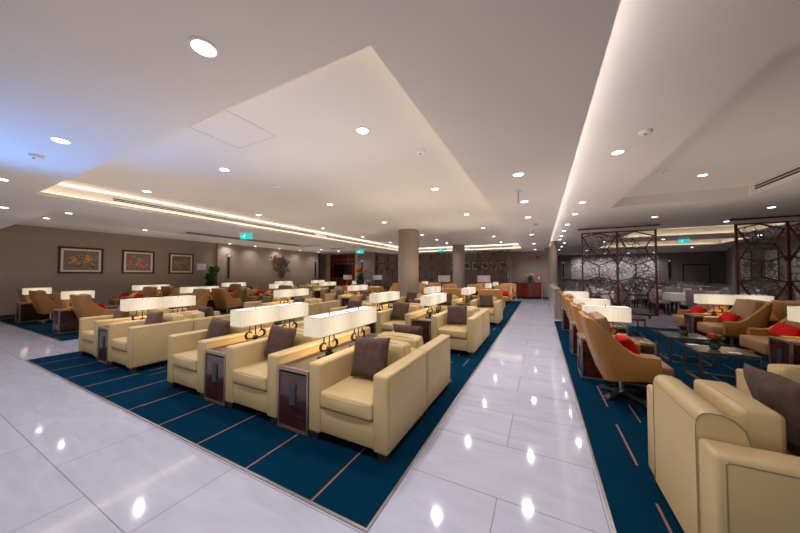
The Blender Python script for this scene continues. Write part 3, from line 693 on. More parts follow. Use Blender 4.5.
# --- far rows of ochre chairs
for r, (y0, rn) in enumerate(((12.95, 'fourth row'), (15.2, 'fifth row'))):
    for i, (x, nm) in enumerate(((-1.5, 'aisle end'), (-2.75, 'second seat from aisle'), (-3.95, 'third seat from aisle'), (-5.5, 'fourth seat from aisle'), (-6.75, 'fifth seat from aisle'))):
        if r == 1 and i == 2: continue
        tub(x, y0, 'near', '%s, %s' % (nm, rn), 'ochre chairs left of the aisle', OTUB, i in (0, 2), colour='ochre')
    for i, x in enumerate((-2.12, -6.1)):
        yy = y0 + .1
        place(ST, (x, yy, FL), 0, 'dark wood side table, %s gap of %s' % (('aisle-side', 'left-hand')[i], rn), 'side tables between the ochre chairs')
        lamp(x, yy, FL + .5545, 0, 'box-shade lamp on side table, %s gap of %s' % (('aisle-side', 'left-hand')[i], rn))

# --- left zone by the wall
L1 = [(-9.8, 'right'), (-11.06, 'second from right'), (-13.25, 'second from left'), (-14.5, 'left')]
def leftrow(y, face, rn, kind):
    for i, (x, nm) in enumerate(L1):
        if i == 3 and rn == 'fourth row': continue
        if kind == 'tub': tub(x, y, face, '%s of %s by left wall' % (nm, rn), 'tan chairs by the left wall', None, True, dx=(.06 if i % 2 else -.06))
        else: chair(x, y + (-.04 if face == 'near' else .04), face, '%s of %s by left wall' % (nm, rn), 'cream armchairs by the left wall', 'brown' if i % 2 == 0 else None)
def lefttab(y, rn, single=False):
    for x, nm in ((-10.43, 'right'), (-13.88, 'left')):
        place(ST if not single else STR, (x, y, FL), 0, 'dark wood side table by left wall, %s table of %s' % (nm, rn), 'side tables by the left wall')
        for k, nf in (((0, 'single'),) if single else ((0, 'nearer'), (1, 'farther'))):
            lamp(x, y + ((-.22) if single else (-.30, .30)[k]), FL + (.56 if single else .5545), 0, '%s box-shade lamp by left wall, %s table of %s' % (nf, nm, rn))
leftrow(2.62, 'far', 'front row', 'tub'); lefttab(2.80, 'front row', True)
leftrow(4.95, 'near', 'second row', 'tub'); leftrow(5.83, 'far', 'third row', 'tub'); lefttab(5.4, 'second row')
leftrow(8.25, 'near', 'fourth row', 'tub'); leftrow(9.15, 'far', 'fifth row', 'cream'); lefttab(8.75, 'fourth row')
leftrow(11.4, 'near', 'sixth row', 'cream'); leftrow(12.16, 'far', 'seventh row', 'cream'); lefttab(11.8, 'sixth row')
leftrow(14.3, 'near', 'eighth row', 'cream'); leftrow(15.06, 'far', 'ninth row', 'cream'); lefttab(14.7, 'eighth row')

# --- right lounge
for i, (y, nm, red) in enumerate(((3.39 + .76, 'nearest of the right lounge'), (5.38, 'second along the right lounge'), (6.65, 'third along the right lounge'), (7.7, 'fourth along the right lounge'), (8.95, 'fifth along the right lounge'))) if False else enumerate(((4.13, 'nearest beside the aisle edge', True), (5.38, 'second beside the aisle edge', True), (6.62, 'third beside the aisle edge', False), (7.75, 'fourth beside the aisle edge', False), (9.0, 'fifth beside the aisle edge', False))):
    tub(.72, y, 'right', nm, 'tan chairs along the right of the aisle', None, red, dx=.0)
for y, nm, n in ((4.76, 'nearest', 1), (6.0, 'second', 1), (8.38, 'third', 1)):
    place(STA, (.88, y, FL), math.pi / 2, 'inlaid side table along the right of the aisle, %s one' % nm, 'inlaid side tables in the right lounge')
    lamp(.80, y, FL + .5395, math.pi / 2, 'box-shade lamp beside the aisle chairs, %s one' % nm)
for y, nm in ((5.60, 'nearer'), (8.15, 'farther')):
    place(STL, (3.62, y, FL), math.pi / 2, 'long inlaid side table in the right-hand group, %s one' % nm, 'inlaid side tables in the right lounge')
    for k, nf in ((0, 'left'), (1, 'right')): lamp(3.22 + .53 * k, y, FL + .5595, math.pi / 2, '%s box-shade lamp on the %s table of the right-hand group' % (nf, nm))
    for q, wq in ((-.60, 'near side'), (.60, 'far side')):
        tub(3.34, y + q, 'left', '%s of %s right-hand table' % (wq, nm), 'tan chairs in the right-hand group', None, True, dx=.05)
        tub(4.14, y + q, 'right', '%s of %s right-hand table' % (wq, nm), 'tan chairs in the right-hand group', None, True, dx=.05)

# near right cream armchair (higher back, piped) and its neighbour
def make_big():
    t = thing('armchair', 'cream leather armchair', 'armchair')
    W, D0, D1 = .44, -.375, .375
    MB().rbox(-W + .15, W - .15, D0 + .012, D1 - .02, .085, .30, .012, 2).build('seat_base', M['cream'], t)
    for s in (-1, 1):
        a, b_ = sorted((s * (W - .155), s * W)); MB().rbox(a, b_, D0, D1, .08, .665, .022, 3).build('armrest', M['cream'], t)
        x = s * (W + .0005); p = MB()
        p.tube([(x, D1 - .035, .10), (x, D1 - .035, .63), (x, D1 - .045, .64), (x, D0 + .04, .64), (x, D0 + .03, .63), (x, D0 + .03, .10)], .0022, 5).build('piping', M['creamb'], t)
    # back panel with rounded shoulder in section
    sec = [(D1, .08), (D1, .73)] + [(D1 - .05 + .05 * math.cos(R(a)), .73 + .05 * math.sin(R(a))) for a in (30, 60, 90)] + [(D1 - .09, .778), (D1 - .13, .76), (D1 - .165, .72), (D1 - .18, .665), (D1 - .18, .08)]
    hw = W - .157; vs = [(-hw, y, z) for y, z in sec] + [(hw, y, z) for y, z in sec]; n = len(sec)
    m = MB().add(vs, [tuple(range(n)), tuple(range(2 * n - 1, n - 1, -1))] + [(i, i + n, (i + 1) % n + n, (i + 1) % n) for i in range(n)])
    m.build('back_panel', M['cream'], t)
    pp = MB()
    for s in (-1, 1): pp.tube([(s * hw, y, z) for y, z in sec[1:-1]], .0028, 5)
    pp.tube([(-hw, D1 + .001, .735), (hw, D1 + .001, .735)], .0016, 4)
    for s in (-1, 1): pp.tube([(s * (hw - .0), D1 + .002, .09), (s * (hw - .0), D1 + .002, .72)], .0022, 4)
    pp.build('piping', M['creamb'], t)
    MB().rbox(-W + .16, W - .16, D0 - .008, D1 - .18, .302, .44, .035, 3, None, .018).build('seat_cushion', M['cream'], t)
    MB().rbox(-.19, .275, D1 - .345, D1 - .185, .435, .79, .04, 3, None, .012).build('back_cushion', M['cream'], t)
    feet(t, W - .06, D0 + .055, D1 - .055, M['foot'])
    return finish(t)
BIG = make_big()
place(BIG, (.66 + .375, 2.14, FL), math.pi / 2, 'cream leather armchair cropped at lower right, its back to the aisle', None)
o = place(PB, (1.16, 2.21, FL + .697), 0, 'large brown velvet cushion in the cream armchair at lower right', 'velvet cushions on the cream armchairs'); o.rotation_euler = (R(-17), R(3), math.pi / 2); o.scale = (1.15, 1.1, 1.22)
place(CH, (1.83, 2.93, FL), 0, 'cream leather armchair at the right frame edge, behind the nearest one', None)

# coffee tables and posies
def coffee_table(x0, x1, y0, y1, label):
    H = .42; t = thing('coffee_table', label, 'coffee table', ((x0 + x1) / 2, (y0 + y1) / 2, FL)); a, b_ = (x1 - x0) / 2, (y1 - y0) / 2
    MB().rbox(-a, a, -b_, b_, H - .03, H, .003, 1).build('table_top', M['tabletop'], t)
    f = MB(); q = .012; f.box(-a, a, -b_ - .001, b_ + .001, H - .045, H - .031).build('frame_rail', M['foot'], t, False); f = MB()
    for s in (-1, 1):
        f.box(-a, a, *sorted((s * b_, s * (b_ - 2 * q))), 0, .02)
    for s in (-1, 1): f.box(*sorted((s * a, s * (a - 2 * q))), -b_, b_, 0, .02)
    f.build('floor_rail', M['foot'], t, False)
    for s in (-1, 1):
        for r_ in (-1, 1): MB().box(*sorted((s * a, s * (a - 2 * q))), *sorted((r_ * b_, r_ * (b_ - 2 * q))), .02, H - .045).build('leg', M['foot'], t, False)
coffee_table(1.86, 2.42, 5.08, 5.56, 'low dark coffee table with steel frame, nearest one in the right lounge')
coffee_table(1.86, 2.38, 6.04, 6.58, 'low dark coffee table with steel frame, second one in the right lounge')
coffee_table(1.5, 2.1, 8.1, 8.65, 'low dark coffee table with steel frame, in front of the left hanging screen')
coffee_table(-12.6, -11.8, 3.5, 4.1, 'low dark coffee table by the left wall between the tan rows')
coffee_table(-10.6, -9.9, 3.6, 4.2, 'low dark coffee table at the right of the tan rows')
def petals(m, c, r, n, seed):
    rnd = random.Random(seed)
    for i in range(n):
        a = rnd.random() * 6.28; el = rnd.random() * 1.2; d = Vector((math.cos(a) * math.cos(el), math.sin(a) * math.cos(el), math.sin(el)))
        u = d.cross(Vector((0, 0, 1))); u = u.normalized() if u.length > .01 else Vector((1, 0, 0)); p = Vector(c)
        vs = [p, p + d * r * .5 + u * r * .28, p + d * r, p + d * r * .5 - u * r * .28, p + d * r * .5 + d.cross(u) * r * .1]
        m.add(vs, [(0, 1, 4), (1, 2, 4), (2, 3, 4), (3, 0, 4)])
def leaves(m, c, r, n, seed, up=.6, wid=.16):
    rnd = random.Random(seed)
    for i in range(n):
        a = rnd.random() * 6.28; el = rnd.uniform(.1, 1.2); L = r * rnd.uniform(.6, 1.0); d = Vector((math.cos(a) * math.cos(el), math.sin(a) * math.cos(el), math.sin(el) * up + .2))
        u = Vector((-math.sin(a), math.cos(a), 0)); p = Vector(c); pts = []
        for k in range(5):
            f = k / 4; q = p + d * L * f - Vector((0, 0, 1)) * L * .35 * f * f; wd = L * wid * math.sin(math.pi * (f * .9 + .08)); pts += [q + u * wd, q - u * wd]
        m.add(pts, [(2 * k, 2 * k + 2, 2 * k + 3, 2 * k + 1) for k in range(4)])
def posy(x, y, z, cols, label, r=.055, hgt=.09, seed=1, big=1.0):
    t = thing('flower_arrangement', label, 'flowers', (x, y, z))
    MB().lathe([(r * .6, 0), (r, .02), (r * 1.05, hgt * .7), (r * .85, hgt), (r * .8, hgt - .01)], 18).build('bowl', M['glassv'], t)
    m = MB(); leaves(m, (0, 0, hgt * .8), .10 * big, 44, seed, 1.0, .24); m.build('foliage', M['leaf'], t)
    rnd = random.Random(seed + 5)
    for mt in cols:
        m = MB()
        for q in range(5):
            a = rnd.random() * 6.28; d = rnd.random() * .06 * big; petals(m, (d * math.cos(a), d * math.sin(a), hgt + .025 * big + rnd.random() * .035 * big), .048 * big, 16, seed + q)
        m.build('blossom', M[mt], t)
posy(2.12, 6.30, FL + .42, ('flame', 'dried'), 'orange posy in green bowl on the second coffee table', seed=3)
posy(2.10, 5.33, FL + .42, ('flame', 'dried'), 'orange posy with dried stems in green bowl on the nearest coffee table', seed=8, big=1.25)
posy(1.85, 8.4, FL + .42, ('flame',), 'orange posy on the coffee table before the hanging screen', seed=5)
posy(-10.25, 3.9, FL + .42, ('flame',), 'orange posy on the coffee table beside the front cream armchair', seed=9, big=1.3)
for x, y, lb in ((2.22, 5.18, 'small white card on the nearest coffee table'), (1.95, 5.50, 'small brown card on the far edge of the nearest coffee table'), (2.28, 6.10, 'small white card on the second coffee table')):
    tag(MB().box(-.06, .06, -.035, .035, 0, .006).build('menu_card', M['paper'], None, False, (x, y, FL + .4205)), lb, 'card')

# ------------------------------------------------------------------ hanging screens
SEG = [((0, .04), (.24, .21)), ((0, .04), (.47, .0)), ((.47, 0), (.97, .06)), ((.97, .06), (.74, .21)), ((.24, .21), (.74, .21)), ((.24, .21), (0, .39)), ((.74, .21), (1, .39)),
       ((0, .34), (.48, .41)), ((.48, .41), (1, .34)), ((.48, .41), (.48, .56)), ((.48, .56), (0, .61)), ((.48, .56), (1, .61)), ((0, .61), (.25, .775)), ((1, .61), (.76, .775)),
       ((.25, .775), (.76, .775)), ((.25, .775), (0, .97)), ((.76, .775), (1, .97))]
def screen(x0, pw, n, y, z0, z1, label, seed, rail=True, arcs=85, rr_=.0085):
    t = thing('hanging_screen', label, 'screen', (x0 + pw * n / 2, y, 0)); X0 = -pw * n / 2; H = z1 - z0; fw = .03
    fr = MB()
    for k in range(n + 1):
        x = X0 + k * pw; fr.box(x - fw * (1 if 0 < k < n else .8), x + fw * (1 if 0 < k < n else .8), -.03, .03, z0, z1)
    fr.box(X0, -X0, -.03, .03, z1 - .04, z1).box(X0, -X0, -.03, .03, z0, z0 + .05)
    fr.build('frame', M['redwood'], t, False)
    for k in range(n):
        rnd = random.Random(seed + k); xa = X0 + k * pw + fw; W = pw - 2 * fw; b = MB()
        rnd.seed(seed * 7 + k); P = lambda q: Vector((xa + q[0] * W, 0, z1 - .04 - q[1] * (H - .09)))
        for a, c in SEG:
            a3, c3 = P(a), P(c); d = (c3 - a3); L = d.length; ang = math.atan2(d.z, d.x)
            b.box(-.01, L + .01, -.022, .022, -.017, .017, Matrix.Translation(a3) @ Matrix.Rotation(-ang, 4, 'Y'))
        b.build('hexagon_bars', M['redwood'], t, False)
        l = MB()
        for q in range(arcs):
            cx, cz = rnd.gauss(.5, .30) * W + xa, z1 - (rnd.choice((.12, .3, .45, .62, .72)) + rnd.gauss(0, .07)) * H; r_ = rnd.uniform(.05, .22); a0 = rnd.random() * 6.28; sp = rnd.uniform(2.2, 6.28)
            run = []
            for s_ in range(19):
                a = a0 + sp * s_ / 18; px, pz = cx + r_ * math.cos(a), cz + r_ * .9 * math.sin(a)
                if xa < px < xa + W and z0 + .05 < pz < z1 - .04: run.append((px, .004, pz))
                else:
                    if len(run) > 1: l.tube(run, rr_, 4)
                    run = []
            if len(run) > 1: l.tube(run, rr_, 4)
        l.build('curved_lattice', M['lattice'], t)
    if rail:
        MB().box(X0 - .12, -X0 + .12, -.035, .035, z1 + .105, z1 + .15).build('rail', M['redwood'], t, False)
        w_ = MB()
        for x in (X0 + .2, -X0 - .2): w_.box(x - .006, x + .006, -.006, .006, z1, z1 + .10).box(x - .01, x + .01, -.01, .01, z1 + .15, 3.1)
        w_.build('hanger', M['steel'], t, False)
        f = MB()
        for x in (X0 + .2, -X0 - .2): f.box(x - .03, x + .03, -.03, .03, .0095, z0)
        f.build('floor_pin', M['redwood'], t, False)
screen(1.33, 1.0, 2, 11.7, .10, 2.90, 'dark red lattice screen of two tall panels, left one at the dining room', 11)
screen(5.17, 1.0, 3, 11.78, .10, 2.93, 'dark red lattice screen at the right frame edge before the dining room', 31)
screen(-10.35, .9, 2, 16.7, .05, 2.78, 'dark lattice screen on far side, left of the nearer column', 51, False, 45, .006)
screen(-7.05, .85, 2, 16.7, .05, 2.78, 'dark lattice screen on far side, between the two columns', 61, False, 45, .006)
screen(-3.3, .87, 2, 16.7, .05, 2.78, 'dark lattice screen on far side, right of the far column', 74, False, 45, .006)

# ------------------------------------------------------------------ wall things
def picture(x, y, z, w_, h_, axis, m, label, fr=.06, mt=.07, name='framed_picture'):
    rz = {'+x': math.pi / 2, '-y': 0.0, '-x': -math.pi / 2}[axis]
    t = thing(name, label, 'picture', (x, y, z), rz)
    f = MB(); a, b_ = w_ / 2, h_ / 2
    f.box(-a, a, -.035, 0, b_ - fr, b_).box(-a, a, -.035, 0, -b_, -b_ + fr).box(-a, -a + fr, -.035, 0, -b_ + fr, b_ - fr).box(a - fr, a, -.035, 0, -b_ + fr, b_ - fr)
    f.build('frame', M['frame'], t, False)
    mo_ = MB().box(-a + fr, a - fr, -.02, -.005, -b_ + fr, b_ - fr).build('mount', M['mount'], t, False)
    MB().box(-a + fr + mt, a - fr - mt, -.022, -.015, -b_ + fr + mt, b_ - fr - mt).build('artwork', m, mo_, False)
ba = (0.27, 0.155, 0.10)
A1 = art_mat('art_yellow', ba, [((.30, .28, .27), .54, 7), ((.10, .08, .08), .57, 9), ((.75, .34, .02), .575, 3.2)], 1)
A2 = art_mat('art_orange', ba, [((.36, .32, .34), .54, 8), ((.13, .12, .14), .58, 9), ((.75, .16, .03), .565, 3.5)], 2)
A3 = art_mat('art_ochre', (.20, .12, .07), [((.28, .25, .22), .56, 8), ((.42, .27, .06), .57, 6), ((.08, .06, .05), .62, 9)], 5)
picture(XL, 3.89, 1.96, 1.16, .98, '+x', A1, 'dark-framed abstract with a yellow patch, leftmost on the left wall')
picture(XL, 5.56, 1.96, 1.08, .98, '+x', A2, 'dark-framed abstract with an orange patch, second on the left wall')
picture(XL, 7.16, 1.95, 1.03, .97, '+x', A3, 'dark-framed ochre abstract on the left wall, nearest the palm')
tag(MB().box(0, .005, -.21, .21, -.16, .16).build('wall_notice', M['paper'], None, False, (XL, 8.06, 1.82)), 'pale sheet notice on the left wall above the palm', 'notice')
G_ = art_mat('art_grey', (.62, .60, .60), [((.14, .13, .13), .50, 5)], 7)
for i, x in enumerate((-5.2, -4.3, -3.75, -3.15, -2.6, -2.05)):
    picture(x, YF, 1.97, .50, .56, '-y', G_, 'small black-framed grey print on the far wall, %s from the left' % ORD[i], .03, .05)
picture(9.45, 19.0, 1.85, .9, 1.5, '-x', G_, 'tall dark-framed print on the right dining wall, nearer one', .06, .1)
picture(9.45, 20.8, 1.85, .9, 1.5, '-x', G_, 'tall dark-framed print on the right dining wall, farther one', .06, .1)
AB = art_mat('art_blue', (.10, .085, .08), [((.03, .16, .24), .48, 5), ((.40, .16, .08), .62, 8)], 9)
picture(8.2 + 1.25, 16.6, 1.5, 1.5, 1.1, '-x', AB, 'blue and copper artwork on the right wall behind the hanging screen', .02, .01)

def sconce(x, y, z, axis, label):
    rz = {'+x': math.pi / 2, '-y': 0.0}[axis]; t = thing('wall_sconce', label, 'wall light', (x, y, z), rz)
    MB().box(-.10, .10, -.03, 0, -.75, .75).build('backplate', M['bronze'], t, False)
    MB().box(-.05, .05, -.045, -.03, -.60, .60).build('dark_inlay', M['iron'], t, False)
    MB().box(-.05, .05, -.06, -.03, .62, .68).build('glowing_slot', M['sconce'], t, False)
sconce(XL + .15, 9.33, 1.8, '+x', 'tall narrow wall light on the left wall pilaster beside the palm')
sconce(-12.35, YF - .35, 1.8, '-y', 'tall narrow wall light right of the television wall')
sconce(XL, 16.1, 1.8, '+x', 'tall narrow wall light at the far end of the left wall')
sconce(8.85, 28.4, 1.8, '-y', 'tall narrow wall light on the far dining room wall')
sconce(1.8, 28.4, 1.8, '-y', 'tall narrow wall light at the end of the passage beyond the aisle')

# metal wall sculpture: clustered shards
t = thing('wall_sculpture', 'branching copper and teal metal sculpture on the left wall', 'wall sculpture', (XL, 12.85, 1.9), math.pi / 2)
rnd = random.Random(4)
def shards(n, cx, cz, sx, sz, name, m):
    b = MB()
    for i in range(n):
        x, z = rnd.gauss(cx, sx), rnd.gauss(cz, sz); w_, h_ = rnd.uniform(.05, .16), rnd.uniform(.10, .34); y = -rnd.uniform(.04, .16)
        b.prism([(-w_ / 2, -h_ / 2), (w_ / 2, -h_ / 2 + rnd.uniform(0, .1)), (w_ / 2 * rnd.random(), h_ / 2), (-w_ / 2, h_ / 2 * rnd.random())], 0, .012, Matrix.Translation((x, y, z)) @ Matrix.Rotation(R(90), 4, 'X') @ Matrix.Rotation(rnd.uniform(-.6, .6), 4, 'Z'))
    b.build(name, m, t, False)
shards(26, -.35, .38, .16, .14, 'copper_shards', M['copper']); shards(16, .22, .42, .13, .10, 'teal_shards', M['teal'])
shards(22, .30, .15, .22, .26, 'gold_shards', M['oldgold']); shards(26, .12, -.42, .14, .17, 'lower_copper_shards', M['copper']); shards(14, -.1, .2, .3, .18, 'bronze_shards', M['oldgold'])
b = MB()
for i in range(12):
    b.tube([(0, -.02, -.6), (rnd.uniform(-.2, .2), -.05, 0), (rnd.uniform(-.7, .7), -.08, rnd.uniform(.2, .75))], .012, 5)
b.build('branch_rods', M['copper'], t)

# television wall
t = thing('wall_panelling', 'glossy red-brown wood panelling around the television on the far wall', 'wall panelling', (-14.55, YF, 0))
MB().box(-1.25, 1.25, -.06, 0, 0, 3.05).build('wood_panel', M['mahogany'], t, False)
g_ = MB()
for x in (-.85, -.55, .62): g_.box(x - .012, x + .012, -.068, -.06, 0, 3.05)
for z in (1.1, 2.28, 2.62): g_.box(-1.25, 1.25, -.068, -.06, z - .012, z + .012)
g_.build('metal_inlay', M['bronze'], t, False)
for s, x0, x1 in ((0, -1.76, -1.27), (1, 1.27, 1.72)):
    for z0, z1 in ((0, 1.1), (1.12, 2.27), (2.3, 3.05)): MB().box(x0 + .02, x1 - .02, -.05, 0, z0 + .01, z1 - .01).build('cream_side_panel', M['cream_panel'], t, False)
t = thing('television', 'large black switched-off television on the red wood panelling', 'television', (-14.53, YF - .070, 1.74))
MB().rbox(-.86, .86, -.05, 0, -.55, .52, .01, 1).build('casing', M['black'], t)
MB().box(-.83, .83, -.053, -.05, -.52, .49).build('screen', M['screenoff'], t, False)

# sideboard at the aisle end, flowers and signs
t = thing('sideboard', 'bow-fronted glossy red wood sideboard at the end of the aisle', 'sideboard', (-.62, YF, 0)); t.scale = (1.1, 1, 1.02)
arc = [(-.62 + 1.24 * k / 16, -.34 - .12 * math.sin(math.pi * k / 16)) for k in range(17)]
MB().prism([(.62, -.02)] + [(-.62, -.02)] + arc, .13, .90).build('cabinet', M['mahogany'], t)
MB().prism([(.66, -.01)] + [(-.84, -.01)] + [(-.84, -.33)] + [(a * 1.03, b_ * 1.04) for a, b_ in arc], .90, .93).build('top', M['rosewood'], t)
MB().box(-.84, -.64, -.32, -.02, .13, .90).build('dark_end_cabinet', M['rosewood'], t, False)
for x in (-.63, .62):
    MB().box(x - .02, x + .02, -.37, -.33, 0, .90).build('metal_leg', M['steel'], t, False); MB().box(x - .02, x + .02, -.07, -.03, 0, .13).build('rear_leg', M['steel'], t, False)
dd = MB()
for k in (4, 8, 12): x, y = arc[k]; dd.box(x - .002, x + .002, y - .003, y + .01, .14, .89)
dd.build('door_joint', M['black'], t, False)
def vase_flowers(x, y, z, label, cols, seed, r=.07, hv=.22, spread=.2, green=60, gr=.32):
    t = thing('flower_vase', label, 'flowers', (x, y, z))
    MB().lathe([(r * .7, 0), (r, .03), (r * .75, hv * .6), (r * .95, hv), (r * .85, hv - .01)], 18).build('vase', M['glassv'], t)
    m = MB(); leaves(m, (0, 0, hv * .8), gr, green, seed, .9, .10); m.build('foliage', M['leaf'], t)
    rr = random.Random(seed)
    for c in cols:
        m = MB()
        for q in range(9):
            a, d = rr.random() * 6.28, spread * math.sqrt(rr.random()); petals(m, (d * math.cos(a), d * math.sin(a), hv + gr * .55 + rr.random() * .10), .075, 14, seed + q)
        m.build('blossom', M[c], t)
vase_flowers(-.56, YF - .28, .952, 'white lilies in a vase on the sideboard at the aisle end', ('lily',), 3, gr=.30)
tag(MB().box(-.10, .10, -.01, 0, -.11, .11).build('wall_sign', M['signred'], None, False, (-.14, YF, 2.42)), 'small red sign high on the far wall above the sideboard', 'sign')
t = thing('framed_notice', 'small pinkish notice on the far wall beside the lilies', 'notice', (-.09, YF, 1.22))
MB().box(-.11, .11, -.012, 0, -.14, .14).build('frame', M['signred'], t, False); MB().box(-.06, .06, -.014, -.012, -.09, .09).build('sheet', M['mount'], t, False)

# partition beside the aisle
t = thing('low_partition', 'low glossy pale partition along the right of the aisle beyond the chairs', 'partition', (.46, 13.8, 0))
MB().box(-.09, -.07, -3.5, 3.7, .06, .93).build('glossy_panel', M['railwhite'], t, False)
MB().box(-.068, .09, -3.6, 3.7, 0, .95).build('core', M['wall_grey'], t, False)
MB().box(-.10, .095, -3.62, 3.7, .951, .97).build('cap', M['steel'], t, False)

# tall console tables with drum lamps and flowers (middle distance)
def console(x, y, L, label):
    t = thing('console_table', label, 'console table', (x, y, FL))
    MB().rbox(-L / 2, L / 2, -.25, .25, .72, .76, .005, 1).build('table_top', M['rosewood'], t)
    for a in (-1, 1):
        for b_ in (-1, 1): MB().box(a * (L / 2 - .06) - .03, a * (L / 2 - .06) + .03, b_ * .2 - .03, b_ * .2 + .03, 0, .72).build('leg', M['bronze'], t, False)
    MB().box(-L / 2 + .1, L / 2 - .1, -.2, .2, .60, .719).build('apron', M['rosewood'], t, False)
console(-8.9, 13.22, 3.0, 'long dark console table before the far left screen, carrying flowers')
console(-2.85, 11.3, 2.2, 'long dark console table between the third and fourth rows by the aisle')
def make_drum():
    t = thing('drum_lamp', 'tall lamp with pinkish drum shade', 'table lamp')
    MB().rbox(-.10, .10, -.06, .06, 0, .02, .004, 1).build('base_plate', M['steel'], t)
    for s in (-1, 1): MB().tube([(s * .045, 0, .02), (s * .045, 0, .42)], .010, 8).build('pole', M['steel'], t)
    MB().lathe([(.25, .36), (.25, .62), (.246, .62), (.246, .36)], 32).build('drum_shade', M['pinkshade'], t)
    return finish(t)
DR = make_drum()
for x, y, nm in ((-10.2, 13.25, 'left end of the flower console'), (-8.1, 13.2, 'right end of the flower console'), (-3.62, 11.25, 'left end of the aisle console'), (-2.02, 11.35, 'right end of the aisle console')):
    place(DR, (x, y, FL + .76), 0, 'pinkish drum-shade lamp on the %s' % nm, 'drum-shade lamps')
def tulips(x, y, z, lb):
    t = thing('flower_vase', lb, 'flowers', (x, y, z)); t.scale = (1.5, 1.5, 2.1)
    MB().lathe([(.09, 0), (.15, .04), (.17, .12), (.15, .16)], 20).build('vase', M['pot'], t)
    m = MB(); leaves(m, (0, 0, .12), .34, 70, 6, 1.0, .12); m.build('foliage', M['leaf'], t)
    rr = random.Random(2)
    for c in ('yellow', 'redpet', 'flame'):
        m = MB()
        for q in range(10): a, d = rr.random() * 6.28, .20 * math.sqrt(rr.random()); petals(m, (d * math.cos(a), d * math.sin(a), .36 + rr.random() * .06), .09, 14, q)
        m.build('blossom', M[c], t)
tulips(-9.38, 13.38, FL + .761, 'red and yellow tulips in dark bowl between the drum lamps')
vase_flowers(-8.60, 13.08, FL + .76, 'low green and white flowers right of the tulips', ('lily',), 14, .09, .10, .14, 50, .22)
vase_flowers(-9.90, 12.98, FL + .76, 'low green plant left of the tulips on the console', ('redpet',), 15, .09, .10, .14, 60, .22)

t = thing('added_spot_stand', 'added slim black stand under the blue spotlight, out of view left of the camera', 'added light stand', (-6.3, -.6, 0))  # made-up fixture added below the blue spotlight, outside the view
MB().lathe([(.16, .001), (.16, .02), (.02, .03)], 24).build('base', M['iron'], t)
MB().tube([(0, 0, .02), (0, 0, .86)], .014, 10).build('pole', M['iron'], t)
MB().lathe([(.03, .85), (.09, .90), (.10, .95), (.095, .95)], 24).build('head', M['iron'], t)
# palm by the left wall
t = thing('potted_palm', 'green palm in dark pot against the left wall beside the pilaster', 'potted plant', (-14.85, 8.2, .009))
MB().lathe([(.16, 0.001), (.22, .05), (.24, .42), (.22, .42), (.20, .38)], 24).build('pot', M['pot'], t)
m = MB(); rr = random.Random(3)
for i in range(5): m.tube([(rr.uniform(-.06, .06), rr.uniform(-.06, .06), .36), (rr.uniform(-.1, .1), rr.uniform(-.1, .1), 1.2)], .015, 5)
m.build('stem', M['dried'], t)
m = MB()
for k in range(6): leaves(m, (rr.uniform(-.12, .12), rr.uniform(-.1, .1),   .75 + k * .17), .56, 54, 30 + k, 1.0, .085)
m.build('foliage', M['leaf'], t)

# ------------------------------------------------------------------ dining room beyond the screens
t = thing('dining_table', 'white-clothed square dining table', 'dining table')
MB().rbox(-.42, .42, -.42, .42, .745, .765, .006, 1).build('table_top', M['white_cloth'], t)
MB().add([(-.425, -.425, .75), (.425, -.425, .75), (.425, .425, .75), (-.425, .425, .75), (-.44, -.44, .50), (.44, -.44, .50), (.44, .44, .50), (-.44, .44, .50)], [(0, 1, 5, 4), (1, 2, 6, 5), (2, 3, 7, 6), (3, 0, 4, 7)]).build('cloth_skirt', M['white_cloth'], t, False)
MB().tube([(0, 0, .02), (0, 0, .745)], .04, 10).lathe([(.25, 0.001), (.25, .02)], 20).build('pedestal', M['iron'], t)
DT = finish(t)
t = thing('dining_chair', 'grey upholstered dining chair', 'dining chair')
MB().rbox(-.23, .23, -.24, .22, .38, .47, .02, 2).build('seat', M['grey_uph'], t)
MB().rbox(-.23, .23, .17, .25, .40, .92, .02, 2).build('backrest', M['grey_uph'], t)
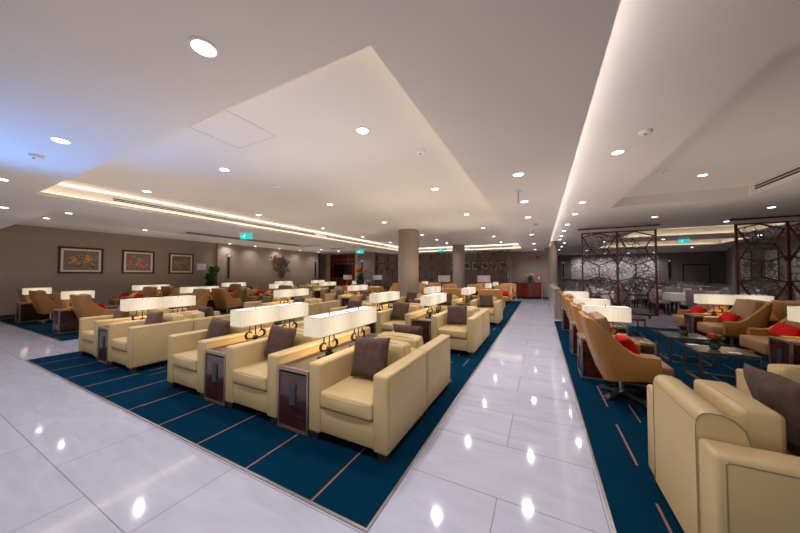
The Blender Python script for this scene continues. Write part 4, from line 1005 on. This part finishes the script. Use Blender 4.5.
for a in (-1, 1):
    for b_ in (-1, 1): MB().box(a * .19 - .02, a * .19 + .02, b_ * .19 - .02, b_ * .19 + .02, 0, .38).build('leg', M['iron'], t, False)
DC = finish(t)
tag(MB().rbox(-.05, .05, -.03, .03, 0, .09, .008, 1).build('napkin', M['maroon'], None), 'maroon napkin', 'napkin'); NAP = bpy.data.objects['napkin']; KIDS['napkin'] = []
kt = 0
for j, y in enumerate((13.3, 15.3, 17.3, 19.4, 21.6, 24.0)):
    for i, x in enumerate((2.6, 4.5, 6.4, 8.3)):
        if i == 0 and j > 2: continue
        w_ = '%s from left, %s row beyond the screens' % (ORD[i], ORD[j])
        place(DT, (x, y, .0085), 0, 'white-clothed dining table, ' + w_, 'white dining tables')
        place(NAP, (x + .1, y - .1, .774), 0, 'maroon napkin on dining table, ' + w_, 'maroon napkins')
        place(DC, (x, y - .62, .0085), math.pi, 'grey dining chair on near side of table, ' + w_, 'grey dining chairs')
        place(DC, (x, y + .62, .0085), 0, 'grey dining chair on far side of table, ' + w_, 'grey dining chairs')
        if j < 3: place(DC, (x - .66, y, .0085), math.pi / 2, 'grey dining chair on left side of table, ' + w_, 'grey dining chairs')
t = thing('buffet_counter', 'long buffet counter with dark top behind the left hanging screen', 'counter', (2.6, 22.5, .0085))
MB().box(-1.1, 1.1, -.4, .4, 0, 1.02).build('cabinet', M['mosaic'], t, False); MB().rbox(-1.2, 1.2, -.5, .5, 1.02, 1.08, .01, 1).build('worktop', M['black'], t)
MB().box(-.9, 4.9, -.03, 0, 0.5, 2.7).build('wall_mosaic', M['mosaic'], None, False, (3.3, 28.4, .2)); tag(bpy.data.objects['wall_mosaic'], kind='structure')
t = thing('service_door', 'dark double door in the far dining room wall', 'door', (10.35, 28.4, 0))
MB().box(-.75, .75, -.04, 0, 0.001, 2.2).build('door_frame', M['dark'], t, False)
for s in (-1, 1): MB().box(*sorted((s * .01, s * .68)), -.06, -.04, 0.01, 2.12).build('door_leaf', M['wall_grey'], t, False)
